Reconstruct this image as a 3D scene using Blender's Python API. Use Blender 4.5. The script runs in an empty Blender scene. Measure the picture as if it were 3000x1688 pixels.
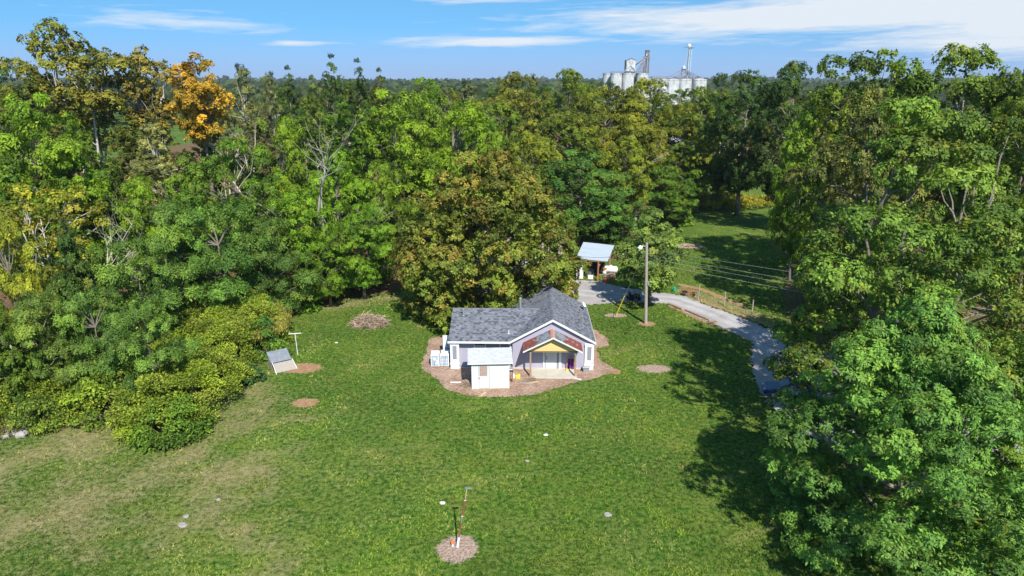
import bpy, bmesh, math, random
import numpy as np
from mathutils import Vector, Matrix

R_ = math.radians
scene = bpy.context.scene
col = scene.collection

# ------------------------------------------------------------------ camera
cam_d = bpy.data.cameras.new('camera')
cam = bpy.data.objects.new('camera', cam_d)
col.objects.link(cam)
cam.location = (0, 0, 25.6)
cam.rotation_euler = (R_(90 - 16.857), 0, 0)
cam_d.sensor_width = 36
cam_d.lens = 24.0
cam_d.clip_start = 0.5
cam_d.clip_end = 12000
scene.camera = cam

# ------------------------------------------------------------------ sky + sun
SUN_EL, SUN_AZ = 45.0, 163.0        # azimuth measured clockwise from +Y (the view direction)
world = bpy.data.worlds.new('World')
scene.world = world
world.use_nodes = True
wn = world.node_tree
wn.nodes.clear()


def nd(tree, typ, **kw):
    n = tree.nodes.new(typ)
    for k, v in kw.items():
        if k == 'inp':
            for a, b in v.items():
                n.inputs[a].default_value = b
        else:
            setattr(n, k, v)
    return n


def mth(tree, op, a, b=None, c=None, clamp=False):
    n = tree.nodes.new('ShaderNodeMath')
    n.operation = op
    n.use_clamp = clamp
    for i, v in enumerate((a, b, c)):
        if v is None:
            continue
        if isinstance(v, (int, float)):
            n.inputs[i].default_value = v
        else:
            tree.links.new(v, n.inputs[i])
    return n.outputs[0]


def build_world():
    t = wn
    L = t.links.new
    tc = nd(t, 'ShaderNodeTexCoord')
    sep = nd(t, 'ShaderNodeSeparateXYZ')
    L(tc.outputs['Generated'], sep.inputs[0])
    x, y, z = sep.outputs
    # the sky colour is read a little above the true direction: the clear, dry autumn air
    # of the photograph stays blue right down to the horizon
    zz = mth(t, 'ADD', mth(t, 'MULTIPLY', mth(t, 'MAXIMUM', z, 0.0), 0.80), 0.20)
    cmb = nd(t, 'ShaderNodeCombineXYZ')
    L(x, cmb.inputs[0]); L(y, cmb.inputs[1]); L(zz, cmb.inputs[2])
    nrm = nd(t, 'ShaderNodeVectorMath', operation='NORMALIZE')
    L(cmb.outputs[0], nrm.inputs[0])
    sky = nd(t, 'ShaderNodeTexSky', sky_type='NISHITA', sun_disc=False)
    sky.sun_elevation = R_(SUN_EL)
    sky.sun_rotation = R_(SUN_AZ)
    sky.altitude = 200
    sky.air_density = 1.0
    sky.dust_density = 0.3
    sky.ozone_density = 2.2
    L(nrm.outputs[0], sky.inputs[0])
    # azimuth / elevation in degrees for the cirrus
    az = mth(t, 'MULTIPLY', mth(t, 'ARCTAN2', x, y), 57.2958)
    el = mth(t, 'MULTIPLY', mth(t, 'ARCSINE', z), 57.2958)
    hz = nd(t, 'ShaderNodeMapRange', clamp=True, interpolation_type='SMOOTHSTEP',
            inp={1: 0.0, 2: 4.5, 3: 0.75, 4: 0.0})
    L(el, hz.inputs[0])
    tint = nd(t, 'ShaderNodeMix', data_type='RGBA')
    L(hz.outputs[0], tint.inputs[0])
    clear = nd(t, 'ShaderNodeMix', data_type='RGBA', blend_type='MULTIPLY', inp={0: 1.0})
    L(sky.outputs[0], clear.inputs[6])
    clear.inputs[7].default_value = (0.66, 1.12, 1.24, 1)
    L(clear.outputs[2], tint.inputs[6])
    tint.inputs[7].default_value = (2.9, 3.8, 5.9, 1)
    # streaky noise, thin and long, drifting slightly upwards to the right
    cv = nd(t, 'ShaderNodeCombineXYZ')
    L(mth(t, 'MULTIPLY', az, 0.085), cv.inputs[0])
    L(mth(t, 'SUBTRACT', mth(t, 'MULTIPLY', el, 0.95), mth(t, 'MULTIPLY', az, 0.012)), cv.inputs[1])
    n1 = nd(t, 'ShaderNodeTexNoise', inp={'Scale': 1.25, 'Detail': 9.0, 'Roughness': 0.62, 'Distortion': 0.55})
    L(cv.outputs[0], n1.inputs['Vector'])
    n2 = nd(t, 'ShaderNodeTexNoise', inp={'Scale': 3.6, 'Detail': 8.0, 'Roughness': 0.6, 'Distortion': 0.4})
    L(cv.outputs[0], n2.inputs['Vector'])

    def lens(a0, e0, wa, we, tilt):
        da = mth(t, 'SUBTRACT', az, a0)
        de = mth(t, 'SUBTRACT', mth(t, 'SUBTRACT', el, e0), mth(t, 'MULTIPLY', da, tilt))
        q = mth(t, 'ADD', mth(t, 'POWER', mth(t, 'DIVIDE', da, wa), 2.0), mth(t, 'POWER', mth(t, 'DIVIDE', de, we), 2.0))
        return mth(t, 'POWER', 2.718, mth(t, 'MULTIPLY', q, -1.0))
    m = mth(t, 'MULTIPLY', lens(25, 4.6, 22, 1.45, 0.012), 1.22)
    m = mth(t, 'MAXIMUM', m, mth(t, 'MULTIPLY', lens(38, 3.2, 15, 1.9, 0.0), 1.05))
    m = mth(t, 'MAXIMUM', m, mth(t, 'MULTIPLY', lens(-0.5, 3.0, 9.5, 0.42, 0.012), 0.95))
    m = mth(t, 'MAXIMUM', m, mth(t, 'MULTIPLY', lens(0.0, 4.75, 5.0, 0.4, 0.01), 0.62))
    m = mth(t, 'MAXIMUM', m, mth(t, 'MULTIPLY', lens(-24, 4.0, 9.0, 0.75, -0.02), 0.62))
    m = mth(t, 'MAXIMUM', m, mth(t, 'MULTIPLY', lens(-16.5, 2.75, 3.0, 0.2, 0.015), 0.68))
    m = mth(t, 'MAXIMUM', m, mth(t, 'MULTIPLY', lens(-3.0, 6.1, 9.0, 0.35, 0.01), 0.6))
    # the same kind of cirrus goes on all round the dome
    far = nd(t, 'ShaderNodeMapRange', clamp=True, inp={1: 6.5, 2: 14.0, 3: 0.0, 4: 0.22})
    L(el, far.inputs[0])
    m = mth(t, 'MAXIMUM', m, far.outputs[0])
    nn = mth(t, 'ADD', mth(t, 'MULTIPLY', n1.outputs[0], 1.0), mth(t, 'MULTIPLY', n2.outputs[0], 0.55))
    d = mth(t, 'SUBTRACT', mth(t, 'ADD', mth(t, 'MULTIPLY', m, 0.72), nn), 0.98)
    d = mth(t, 'MULTIPLY', d, 2.4, clamp=True)
    d = mth(t, 'MULTIPLY', d, mth(t, 'GREATER_THAN', el, -0.5))
    d = mth(t, 'MULTIPLY', d, 0.93)
    mix = nd(t, 'ShaderNodeMix', data_type='RGBA')
    L(d, mix.inputs[0])
    L(tint.outputs[2], mix.inputs[6])
    mix.inputs[7].default_value = (5.9, 6.3, 6.7, 1)
    bg = nd(t, 'ShaderNodeBackground', inp={1: 0.10})
    L(mix.outputs[2], bg.inputs[0])
    out = nd(t, 'ShaderNodeOutputWorld')
    L(bg.outputs[0], out.inputs[0])


build_world()
sun_d = bpy.data.lights.new('sun', 'SUN')
sun_d.energy = 5.0
sun_d.angle = R_(0.53)
sun_d.color = (1.0, 0.955, 0.88)
sun = bpy.data.objects.new('sun', sun_d)
col.objects.link(sun)
a = R_(SUN_AZ)
to_sun = Vector((math.sin(a) * math.cos(R_(SUN_EL)), math.cos(a) * math.cos(R_(SUN_EL)), math.sin(R_(SUN_EL))))
sun.rotation_euler = to_sun.to_track_quat('Z', 'Y').to_euler()
sun.location = (20, -40, 60)

vs = scene.view_settings
vs.view_transform = 'Standard'
vs.look = 'None'
vs.exposure = 0.50
vs.gamma = 1.0
scene.render.engine = 'CYCLES'
cy = scene.cycles
cy.max_bounces = 4
cy.diffuse_bounces = 2
cy.glossy_bounces = 2
cy.transmission_bounces = 1
cy.transparent_max_bounces = 4
cy.volume_bounces = 0
cy.use_denoising = True
cy.sample_clamp_indirect = 4.0

# ------------------------------------------------------------------ materials
MAT = {}


def newmat(name):
    m = bpy.data.materials.new(name)
    m.use_nodes = True
    t = m.node_tree
    t.nodes.clear()
    out = nd(t, 'ShaderNodeOutputMaterial')
    return m, t, out


def pmat(name, rgb, rough=0.7, metal=0.0, var=0.15, scale=6.0, bump=0.0, spec=0.3, rgb2=None, stretch=(1, 1, 1), objcol=False, bscale=None, detail=6):
    """Principled with a noise-mottled base colour and optional bump."""
    m, t, out = newmat(name)
    L = t.links.new
    b = nd(t, 'ShaderNodeBsdfPrincipled', inp={'Roughness': rough, 'Metallic': metal, 'Specular IOR Level': spec})
    tc = nd(t, 'ShaderNodeTexCoord')
    mp = nd(t, 'ShaderNodeMapping')
    mp.inputs['Scale'].default_value = stretch
    L(tc.outputs['Object'], mp.inputs[0])
    n = nd(t, 'ShaderNodeTexNoise', inp={'Scale': scale, 'Detail': detail, 'Roughness': 0.62})
    L(mp.outputs[0], n.inputs['Vector'])
    mx = nd(t, 'ShaderNodeMix', data_type='RGBA')
    f = nd(t, 'ShaderNodeMapRange', clamp=True, inp={1: 0.3, 2: 0.7})
    L(n.outputs[0], f.inputs[0])
    L(f.outputs[0], mx.inputs[0])
    if rgb2 is None:
        mx.inputs[6].default_value = (*[c * (1 - var) for c in rgb], 1)
        mx.inputs[7].default_value = (*[min(1, c * (1 + var)) for c in rgb], 1)
    else:
        mx.inputs[6].default_value = (*rgb, 1)
        mx.inputs[7].default_value = (*rgb2, 1)
    c = mx.outputs[2]
    if objcol:
        oi = nd(t, 'ShaderNodeObjectInfo')
        mu = nd(t, 'ShaderNodeMix', data_type='RGBA', blend_type='MULTIPLY', inp={0: 1.0})
        L(c, mu.inputs[6])
        L(oi.outputs['Color'], mu.inputs[7])
        c = mu.outputs[2]
    L(c, b.inputs['Base Color'])
    if bump:
        bp = nd(t, 'ShaderNodeBump', inp={'Strength': bump, 'Distance': 0.05})
        n2 = nd(t, 'ShaderNodeTexNoise', inp={'Scale': bscale or scale * 3, 'Detail': 4.0})
        L(mp.outputs[0], n2.inputs['Vector'])
        L(n2.outputs[0], bp.inputs['Height'])
        L(bp.outputs[0], b.inputs['Normal'])
    L(b.outputs[0], out.inputs[0])
    MAT[name] = m
    return m


def foliage_mat(name, accent, acc_amt=1.0, trans=0.28, hue=0.10):
    """leaf colour = the object's own colour, varied leaf by leaf; accent = autumn leaves"""
    m, t, out = newmat(name)
    L = t.links.new
    oi = nd(t, 'ShaderNodeObjectInfo')
    at = nd(t, 'ShaderNodeAttribute', attribute_name='tint')
    au = nd(t, 'ShaderNodeAttribute', attribute_name='aut')
    yel = nd(t, 'ShaderNodeMix', data_type='RGBA', blend_type='MULTIPLY', inp={0: 1.0})
    L(oi.outputs['Color'], yel.inputs[6])
    yel.inputs[7].default_value = (1.55, 1.22, 0.75, 1)
    m0 = nd(t, 'ShaderNodeMix', data_type='RGBA')
    L(mth(t, 'MULTIPLY', at.outputs['Fac'], 0.75), m0.inputs[0])
    L(oi.outputs['Color'], m0.inputs[6])
    L(yel.outputs[2], m0.inputs[7])
    m1 = nd(t, 'ShaderNodeMix', data_type='RGBA')
    L(mth(t, 'MULTIPLY', au.outputs['Fac'], acc_amt, clamp=True), m1.inputs[0])
    L(m0.outputs[2], m1.inputs[6])
    m1.inputs[7].default_value = (*accent, 1)
    hs = nd(t, 'ShaderNodeHueSaturation')
    L(m1.outputs[2], hs.inputs['Color'])
    L(mth(t, 'ADD', mth(t, 'MULTIPLY', at.outputs['Fac'], 1.0), 0.50), hs.inputs['Value'])
    b = nd(t, 'ShaderNodeBsdfPrincipled', inp={'Roughness': 0.55, 'Specular IOR Level': 0.15})
    L(hs.outputs[0], b.inputs['Base Color'])
    tr = nd(t, 'ShaderNodeBsdfTranslucent')
    ty = nd(t, 'ShaderNodeMix', data_type='RGBA', blend_type='MULTIPLY', inp={0: 1.0})
    L(hs.outputs[0], ty.inputs[6])
    ty.inputs[7].default_value = (1.35, 1.3, 0.6, 1)
    L(ty.outputs[2], tr.inputs[0])
    ms = nd(t, 'ShaderNodeMixShader', inp={0: trans})
    L(b.outputs[0], ms.inputs[1])
    L(tr.outputs[0], ms.inputs[2])
    L(ms.outputs[0], out.inputs[0])
    MAT[name] = m
    return m


foliage_mat('leaf_green', (0.28, 0.28, 0.04), 0.7)
foliage_mat('leaf_olive', (0.33, 0.27, 0.035), 0.75)
foliage_mat('leaf_maple', (0.46, 0.25, 0.055), 0.85)
foliage_mat('leaf_orange', (0.58, 0.33, 0.03), 0.9)
foliage_mat('leaf_weed', (0.38, 0.37, 0.07), 0.9)
foliage_mat('leaf_grass', (0.34, 0.28, 0.11), 0.9)
pmat('bark', (0.20, 0.17, 0.14), 0.9, var=0.35, scale=3, bump=0.5, stretch=(4, 4, 0.8))
pmat('bark_pale', (0.46, 0.42, 0.35), 0.9, var=0.3, scale=3, bump=0.4, stretch=(4, 4, 0.8))
pmat('bark_dark', (0.07, 0.06, 0.05), 0.95, var=0.3, scale=3, bump=0.4, stretch=(4, 4, 0.8))
pmat('white_paint', (0.70, 0.70, 0.69), 0.55, var=0.04, scale=2.5)
pmat('white_worn', (0.60, 0.60, 0.58), 0.6, rgb2=(0.70, 0.70, 0.69), scale=1.7, stretch=(1, 1, 0.4))
pmat('door_white', (0.52, 0.52, 0.53), 0.55, rgb2=(0.62, 0.62, 0.62), scale=2.0, stretch=(1, 1, 0.3))
pmat('wall_lavender', (0.35, 0.335, 0.415), 0.8, var=0.06, scale=0.7, bump=0.15, bscale=30)
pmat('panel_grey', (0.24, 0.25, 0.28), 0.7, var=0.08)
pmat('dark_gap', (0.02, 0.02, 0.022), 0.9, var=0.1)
pmat('shingle', (0.160, 0.168, 0.195), 0.9, var=0.18, scale=9, bump=0.4, bscale=60, objcol=True)
pmat('shingle_red', (0.22, 0.065, 0.045), 0.9, var=0.3, scale=9, bump=0.4, bscale=60, objcol=True)
pmat('shingle_white', (0.47, 0.48, 0.49), 0.85, var=0.08, scale=9, bump=0.3, bscale=60, objcol=True)
pmat('plywood_yellow', (0.70, 0.50, 0.21), 0.75, var=0.10, scale=1.2, stretch=(0.4, 1, 3))
pmat('wood_brown', (0.30, 0.20, 0.13), 0.85, var=0.3, scale=5, stretch=(1, 1, 0.3))
pmat('wood_soffit', (0.26, 0.17, 0.08), 0.85, var=0.2, scale=3)
pmat('wood_grey', (0.33, 0.29, 0.25), 0.9, var=0.3, scale=5, stretch=(4, 4, 0.4), bump=0.3)
pmat('wood_tan', (0.50, 0.38, 0.25), 0.85, var=0.25, scale=5, stretch=(0.4, 4, 4))
pmat('wood_red', (0.34, 0.13, 0.07), 0.8, var=0.2, scale=4)
pmat('concrete', (0.56, 0.52, 0.44), 0.85, rgb2=(0.44, 0.40, 0.33), scale=0.9, bump=0.15, bscale=40)
pmat('metal_old', (0.27, 0.29, 0.32), 0.5, metal=0.3, var=0.2, scale=2.0)
pmat('metal_roof', (0.50, 0.57, 0.64), 0.42, metal=0.25, var=0.08, scale=1.2, stretch=(0.3, 2, 1))
pmat('metal_grey', (0.42, 0.44, 0.46), 0.45, metal=0.6, var=0.12)
pmat('metal_dark', (0.05, 0.05, 0.055), 0.5, metal=0.4, var=0.2)
pmat('rust', (0.23, 0.09, 0.045), 0.85, var=0.4, scale=12, metal=0.1)
pmat('glass_dark', (0.03, 0.035, 0.045), 0.08, var=0.2, spec=0.6)
pmat('glass_sky', (0.16, 0.19, 0.24), 0.12, var=0.2, spec=0.6)
pmat('curtain', (0.55, 0.56, 0.60), 0.9, var=0.35, scale=7, stretch=(3, 1, 0.2))
pmat('appliance_white', (0.80, 0.81, 0.82), 0.35, var=0.03)
pmat('appliance_panel', (0.36, 0.44, 0.52), 0.4, metal=0.2, var=0.12, scale=3)
pmat('black_rubber', (0.018, 0.018, 0.018), 0.8, var=0.2)
pmat('blue_tarp', (0.03, 0.12, 0.34), 0.5, var=0.2)
pmat('black_tarp', (0.03, 0.032, 0.035), 0.55, var=0.35, scale=2, bump=0.6, bscale=3)
pmat('grey_tarp', (0.12, 0.13, 0.13), 0.6, var=0.3, scale=2, bump=0.6, bscale=3)
pmat('yellow_plastic', (0.75, 0.58, 0.05), 0.45, var=0.06)
pmat('orange_plastic', (0.72, 0.20, 0.05), 0.5, var=0.08)
pmat('terracotta', (0.52, 0.15, 0.07), 0.75, var=0.12)
pmat('green_plastic', (0.02, 0.30, 0.16), 0.5, var=0.1)
pmat('purple_cloth', (0.16, 0.02, 0.20), 0.9, var=0.4, scale=5, stretch=(4, 4, 0.4))
pmat('pink_wood', (0.48, 0.25, 0.18), 0.8, var=0.25, scale=5)
pmat('red_metal', (0.26, 0.03, 0.03), 0.5, metal=0.2, var=0.2)
pmat('silo_concrete', (0.66, 0.66, 0.65), 0.85, rgb2=(0.25, 0.25, 0.27), scale=0.35, stretch=(1, 1, 0.5), detail=10)
pmat('silo_dark', (0.16, 0.16, 0.17), 0.8, var=0.3, scale=0.5)
pmat('leg_metal', (0.22, 0.20, 0.22), 0.6, metal=0.3, var=0.35, scale=0.6)
pmat('leg_blue', (0.42, 0.52, 0.60), 0.5, metal=0.3, var=0.2, scale=0.5)
pmat('roof_brown', (0.30, 0.23, 0.20), 0.9, var=0.2, scale=2, stretch=(6, 1, 1))
pmat('sticks', (0.33, 0.22, 0.15), 0.95, var=0.45, scale=3)
pmat('stone', (0.33, 0.31, 0.28), 0.9, var=0.2, scale=3, bump=0.5)
pmat('car_black', (0.012, 0.013, 0.016), 0.22, var=0.1, spec=0.6)
pmat('car_blue', (0.015, 0.04, 0.12), 0.22, var=0.1, spec=0.6)
pmat('car_white', (0.76, 0.77, 0.78), 0.28, var=0.03, spec=0.6)
pmat('car_red', (0.55, 0.02, 0.03), 0.35, var=0.05)
pmat('lamp_glass', (0.75, 0.78, 0.80), 0.3, var=0.05)
pmat('yellow_guard', (0.80, 0.62, 0.02), 0.5, var=0.05)


def sheet_mat(name, c1, c2, c3, s1, s2, bump, rough=0.95):
    m, t, out = newmat(name)
    L = t.links.new
    tc = nd(t, 'ShaderNodeTexCoord')
    b = nd(t, 'ShaderNodeBsdfPrincipled', inp={'Roughness': rough, 'Specular IOR Level': 0.15})
    n1 = nd(t, 'ShaderNodeTexNoise', inp={'Scale': s1, 'Detail': 7.0, 'Roughness': 0.65})
    n2 = nd(t, 'ShaderNodeTexNoise', inp={'Scale': s2, 'Detail': 4.0, 'Roughness': 0.7})
    L(tc.outputs['Object'], n1.inputs['Vector'])
    L(tc.outputs['Object'], n2.inputs['Vector'])
    f1 = nd(t, 'ShaderNodeMapRange', clamp=True, inp={1: 0.36, 2: 0.64})
    L(n1.outputs[0], f1.inputs[0])
    f2 = nd(t, 'ShaderNodeMapRange', clamp=True, inp={1: 0.50, 2: 0.72})
    L(n2.outputs[0], f2.inputs[0])
    a1 = nd(t, 'ShaderNodeMix', data_type='RGBA')
    a1.inputs[6].default_value = (*c1, 1)
    a1.inputs[7].default_value = (*c2, 1)
    L(f1.outputs[0], a1.inputs[0])
    a2 = nd(t, 'ShaderNodeMix', data_type='RGBA')
    L(f2.outputs[0], a2.inputs[0])
    L(a1.outputs[2], a2.inputs[6])
    a2.inputs[7].default_value = (*c3, 1)
    L(a2.outputs[2], b.inputs['Base Color'])
    bp = nd(t, 'ShaderNodeBump', inp={'Strength': bump, 'Distance': 0.08})
    L(n2.outputs[0], bp.inputs['Height'])
    L(bp.outputs[0], b.inputs['Normal'])
    L(b.outputs[0], out.inputs[0])
    MAT[name] = m


sheet_mat('gravel', (0.40, 0.385, 0.39), (0.50, 0.49, 0.50), (0.27, 0.245, 0.235), 0.35, 7.0, 0.9)


def drive_tracks(line):
    """two pale wheel tracks and a darker, dirtier crown along the driveway"""
    m = MAT['gravel']
    t = m.node_tree
    L = t.links.new
    tc = next(n for n in t.nodes if n.type == 'TEX_COORD')
    sp = nd(t, 'ShaderNodeSeparateXYZ')
    L(tc.outputs['Object'], sp.inputs[0])
    d = None
    for (x0, y0), (x1, y1) in zip(line[:-1], line[1:]):
        vx, vy = x1 - x0, y1 - y0
        qx, qy = mth(t, 'SUBTRACT', sp.outputs[0], x0), mth(t, 'SUBTRACT', sp.outputs[1], y0)
        s = mth(t, 'DIVIDE', mth(t, 'ADD', mth(t, 'MULTIPLY', qx, vx), mth(t, 'MULTIPLY', qy, vy)), vx * vx + vy * vy, clamp=True)
        ex, ey = mth(t, 'SUBTRACT', qx, mth(t, 'MULTIPLY', s, vx)), mth(t, 'SUBTRACT', qy, mth(t, 'MULTIPLY', s, vy))
        e = mth(t, 'SQRT', mth(t, 'ADD', mth(t, 'MULTIPLY', ex, ex), mth(t, 'MULTIPLY', ey, ey)))
        d = e if d is None else mth(t, 'MINIMUM', d, e)
    n = next(q for q in t.nodes if q.type == 'TEX_NOISE')
    dn = mth(t, 'ADD', d, mth(t, 'MULTIPLY', mth(t, 'SUBTRACT', n.outputs[0], .5), 1.4))
    off = mth(t, 'ABSOLUTE', mth(t, 'SUBTRACT', dn, .85))
    f = nd(t, 'ShaderNodeMapRange', clamp=True, inp={1: .25, 2: .75, 3: 0.0, 4: .75})
    L(off, f.inputs[0])
    b = next(q for q in t.nodes if q.type == 'BSDF_PRINCIPLED')
    src = b.inputs['Base Color'].links[0].from_socket
    mu = nd(t, 'ShaderNodeMix', data_type='RGBA', blend_type='MULTIPLY')
    L(f.outputs[0], mu.inputs[0])
    L(src, mu.inputs[6])
    mu.inputs[7].default_value = (0.80, 0.74, 0.68, 1)
    L(mu.outputs[2], b.inputs['Base Color'])


drive_tracks([(2, 84.5), (12, 81.5), (20, 79.6), (23.4, 74.5), (26.3, 68.0), (26.0, 61), (24.5, 54)])
sheet_mat('mulch', (0.235, 0.135, 0.092), (0.37, 0.25, 0.18), (0.54, 0.43, 0.36), 0.6, 4.0, 1.0)
sheet_mat('bare_dirt', (0.40, 0.25, 0.15), (0.48, 0.33, 0.21), (0.30, 0.18, 0.11), 1.3, 6.0, 0.6)
sheet_mat('ash_dirt', (0.36, 0.24, 0.19), (0.46, 0.34, 0.28), (0.58, 0.50, 0.46), 1.5, 8.0, 0.8)

# ------------------------------------------------------------------ mesh helpers


def link(o, parent=None):
    col.objects.link(o)
    if parent is not None:
        o.parent = parent
    return o


def tag(o, label=None, cat=None, group=None, kind=None):
    if label:
        o['label'] = label
    if cat:
        o['category'] = cat
    if group:
        o['group'] = group
    if kind:
        o['kind'] = kind
    return o


def empty(name, loc, label, cat, rz=0.0, group=None):
    o = bpy.data.objects.new(name, None)
    o.empty_display_size = 0.3
    link(o)
    o.location = loc
    o.rotation_euler = (0, 0, rz)
    return tag(o, label, cat, group)


class MB:
    """collects shapes for ONE mesh object"""

    def __init__(self):
        self.v = []
        self.f = []

    def add(self, verts, faces):
        k = len(self.v)
        self.v += [tuple(p) for p in verts]
        self.f += [tuple(i + k for i in f) for f in faces]
        return self

    def box(self, x0, x1, y0, y1, z0, z1, M=None):
        vs_ = [(x, y, z) for z in (z0, z1) for y in (y0, y1) for x in (x0, x1)]
        if M is not None:
            vs_ = [tuple(M @ Vector(p)) for p in vs_]
        return self.add(vs_, [(0, 2, 3, 1), (4, 5, 7, 6), (0, 1, 5, 4), (2, 6, 7, 3), (0, 4, 6, 2), (1, 3, 7, 5)])

    def bar(self, p, q, w, h=None):
        p, q = Vector(p), Vector(q)
        d = q - p
        M = Matrix.Translation(p) @ d.to_track_quat('Z', 'Y').to_matrix().to_4x4()
        h = h or w
        return self.box(-w / 2, w / 2, -h / 2, h / 2, 0, d.length, M)

    def tube(self, pts, rad, n=6, cap=True):
        pts = [Vector(p) for p in pts]
        rr = rad if isinstance(rad, (list, tuple)) else [rad] * len(pts)
        k0 = len(self.v)
        for i, p in enumerate(pts):
            d = (pts[min(i + 1, len(pts) - 1)] - pts[max(i - 1, 0)])
            if d.length < 1e-9:
                d = Vector((0, 0, 1))
            q = d.to_track_quat('Z', 'Y')
            for j in range(n):
                a_ = 2 * math.pi * j / n
                self.v.append(tuple(p + q @ Vector((math.cos(a_) * rr[i], math.sin(a_) * rr[i], 0))))
        for i in range(len(pts) - 1):
            for j in range(n):
                a_, b_ = k0 + i * n + j, k0 + i * n + (j + 1) % n
                self.f.append((a_, b_, b_ + n, a_ + n))
        if cap:
            self.f.append(tuple(k0 + j for j in reversed(range(n))))
            self.f.append(tuple(k0 + (len(pts) - 1) * n + j for j in range(n)))
        return self

    def lathe(self, prof, n=16, c=(0, 0, 0)):
        """profile of (radius, z) turned round z"""
        return self.tube([(c[0], c[1], c[2] + z) for r, z in prof], [max(r, 1e-3) for r, z in prof], n) if all(
            prof[i + 1][1] > prof[i][1] for i in range(len(prof) - 1)) else self._lathe(prof, n, c)

    def _lathe(self, prof, n, c):
        k0 = len(self.v)
        for r, z in prof:
            for j in range(n):
                a_ = 2 * math.pi * j / n
                self.v.append((c[0] + r * math.cos(a_), c[1] + r * math.sin(a_), c[2] + z))
        for i in range(len(prof) - 1):
            for j in range(n):
                a_, b_ = k0 + i * n + j, k0 + i * n + (j + 1) % n
                self.f.append((a_, b_, b_ + n, a_ + n))
        return self

    def prism(self, poly, y0, y1):
        """poly in (x, z), extruded along y"""
        n = len(poly)
        vs_ = [(x, y0, z) for x, z in poly] + [(x, y1, z) for x, z in poly]
        fs = [tuple(range(n)), tuple(n + i for i in reversed(range(n)))]
        fs += [(i, n + i, n + (i + 1) % n, (i + 1) % n) for i in range(n)]
        return self.add(vs_, fs)

    def slab(self, a_, b_, c_, d_, th):
        """a quad with thickness th along its downward normal"""
        P = [Vector(p) for p in (a_, b_, c_, d_)]
        n = (P[1] - P[0]).cross(P[3] - P[0]).normalized() * th
        return self.add([p for p in P] + [p - n for p in P],
                        [(0, 1, 2, 3), (7, 6, 5, 4), (0, 4, 5, 1), (1, 5, 6, 2), (2, 6, 7, 3), (3, 7, 4, 0)])

    def build(self, name, mat, parent=None, bevel=0.0, smooth=False, loc=None, rot=None):
        me = bpy.data.meshes.new(name)
        me.from_pydata(self.v, [], self.f)
        bm = bmesh.new()
        bm.from_mesh(me)
        bmesh.ops.recalc_face_normals(bm, faces=bm.faces)
        if bevel:
            bmesh.ops.bevel(bm, geom=[e for e in bm.edges if len(e.link_faces) == 2 and e.calc_face_angle(0) > 0.5],
                            offset=bevel, segments=1, affect='EDGES', profile=0.5)
        bm.to_mesh(me)
        bm.free()
        if smooth:
            for p in me.polygons:
                p.use_smooth = True
        me.materials.append(MAT[mat])
        o = bpy.data.objects.new(name, me)
        link(o, parent)
        if loc is not None:
            o.location = loc
        if rot is not None:
            o.rotation_euler = rot
        return o


def mesh_np(name, verts, quads, mat, face_attr=None):
    """fast mesh of quads from numpy arrays, float attributes per face"""
    me = bpy.data.meshes.new(name)
    nv, nf = len(verts), len(quads)
    k = quads.shape[1]
    me.vertices.add(nv)
    me.vertices.foreach_set('co', np.ascontiguousarray(verts, dtype=np.float32).ravel())
    me.loops.add(nf * k)
    me.loops.foreach_set('vertex_index', np.ascontiguousarray(quads, dtype=np.int32).ravel())
    me.polygons.add(nf)
    me.polygons.foreach_set('loop_start', np.arange(0, nf * k, k, dtype=np.int32))
    for an, av in (face_attr or {}).items():
        at = me.attributes.new(an, 'FLOAT', 'FACE')
        at.data.foreach_set('value', np.ascontiguousarray(av, dtype=np.float32))
    me.update(calc_edges=True)
    if mat:
        me.materials.append(MAT[mat])
    return me


def unit(v):
    return v / np.maximum(np.linalg.norm(v, axis=-1, keepdims=True), 1e-9)


def leaf_mesh(name, c, d, n, ln, wd, tint, aut, mat):
    """rhombic leaves: centre c, long axis d, normal n"""
    d = unit(d)
    s = unit(np.cross(d, n))
    ln = ln[:, None]
    wd = wd[:, None]
    N = len(c)
    v = np.empty((N, 4, 3), np.float32)
    v[:, 0] = c - d * ln * .5
    v[:, 1] = c + s * wd * .5 - d * ln * .08
    v[:, 2] = c + d * ln * .5
    v[:, 3] = c - s * wd * .5 - d * ln * .08
    q = np.arange(N * 4, dtype=np.int32).reshape(N, 4)
    return mesh_np(name, v.reshape(-1, 3), q, mat, {'tint': tint, 'aut': aut})


def vnoise(x, y, seed=0):
    """cheap smooth value noise (numpy), 0..1"""
    xi, yi = np.floor(x).astype(np.int64), np.floor(y).astype(np.int64)
    fx, fy = x - xi, y - yi
    fx, fy = fx * fx * (3 - 2 * fx), fy * fy * (3 - 2 * fy)

    def h(i, j):
        k = (i * 374761393 + j * 668265263 + seed * 982451653) & 0xFFFFFFFF
        k = ((k ^ (k >> 13)) * 1274126177) & 0xFFFFFFFF
        return ((k ^ (k >> 16)) & 0xFFFF) / 65535.0
    return (h(xi, yi) * (1 - fx) + h(xi + 1, yi) * fx) * (1 - fy) + (h(xi, yi + 1) * (1 - fx) + h(xi + 1, yi + 1) * fx) * fy


def fbm(x, y, seed=0, o=4):
    s, a_, tot = 0, 1.0, 0
    for i in range(o):
        s = s + a_ * vnoise(x * 2 ** i, y * 2 ** i, seed + i)
        tot += a_
        a_ *= .55
    return s / tot


def in_poly(x, y, poly):
    ins = np.zeros(np.shape(x), bool)
    n = len(poly)
    for i in range(n):
        x0, y0 = poly[i]
        x1, y1 = poly[(i + 1) % n]
        if y0 == y1:
            continue
        c = ((y0 > y) != (y1 > y)) & (x < (x1 - x0) * (y - y0) / (y1 - y0) + x0)
        ins ^= c
    return ins


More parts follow.
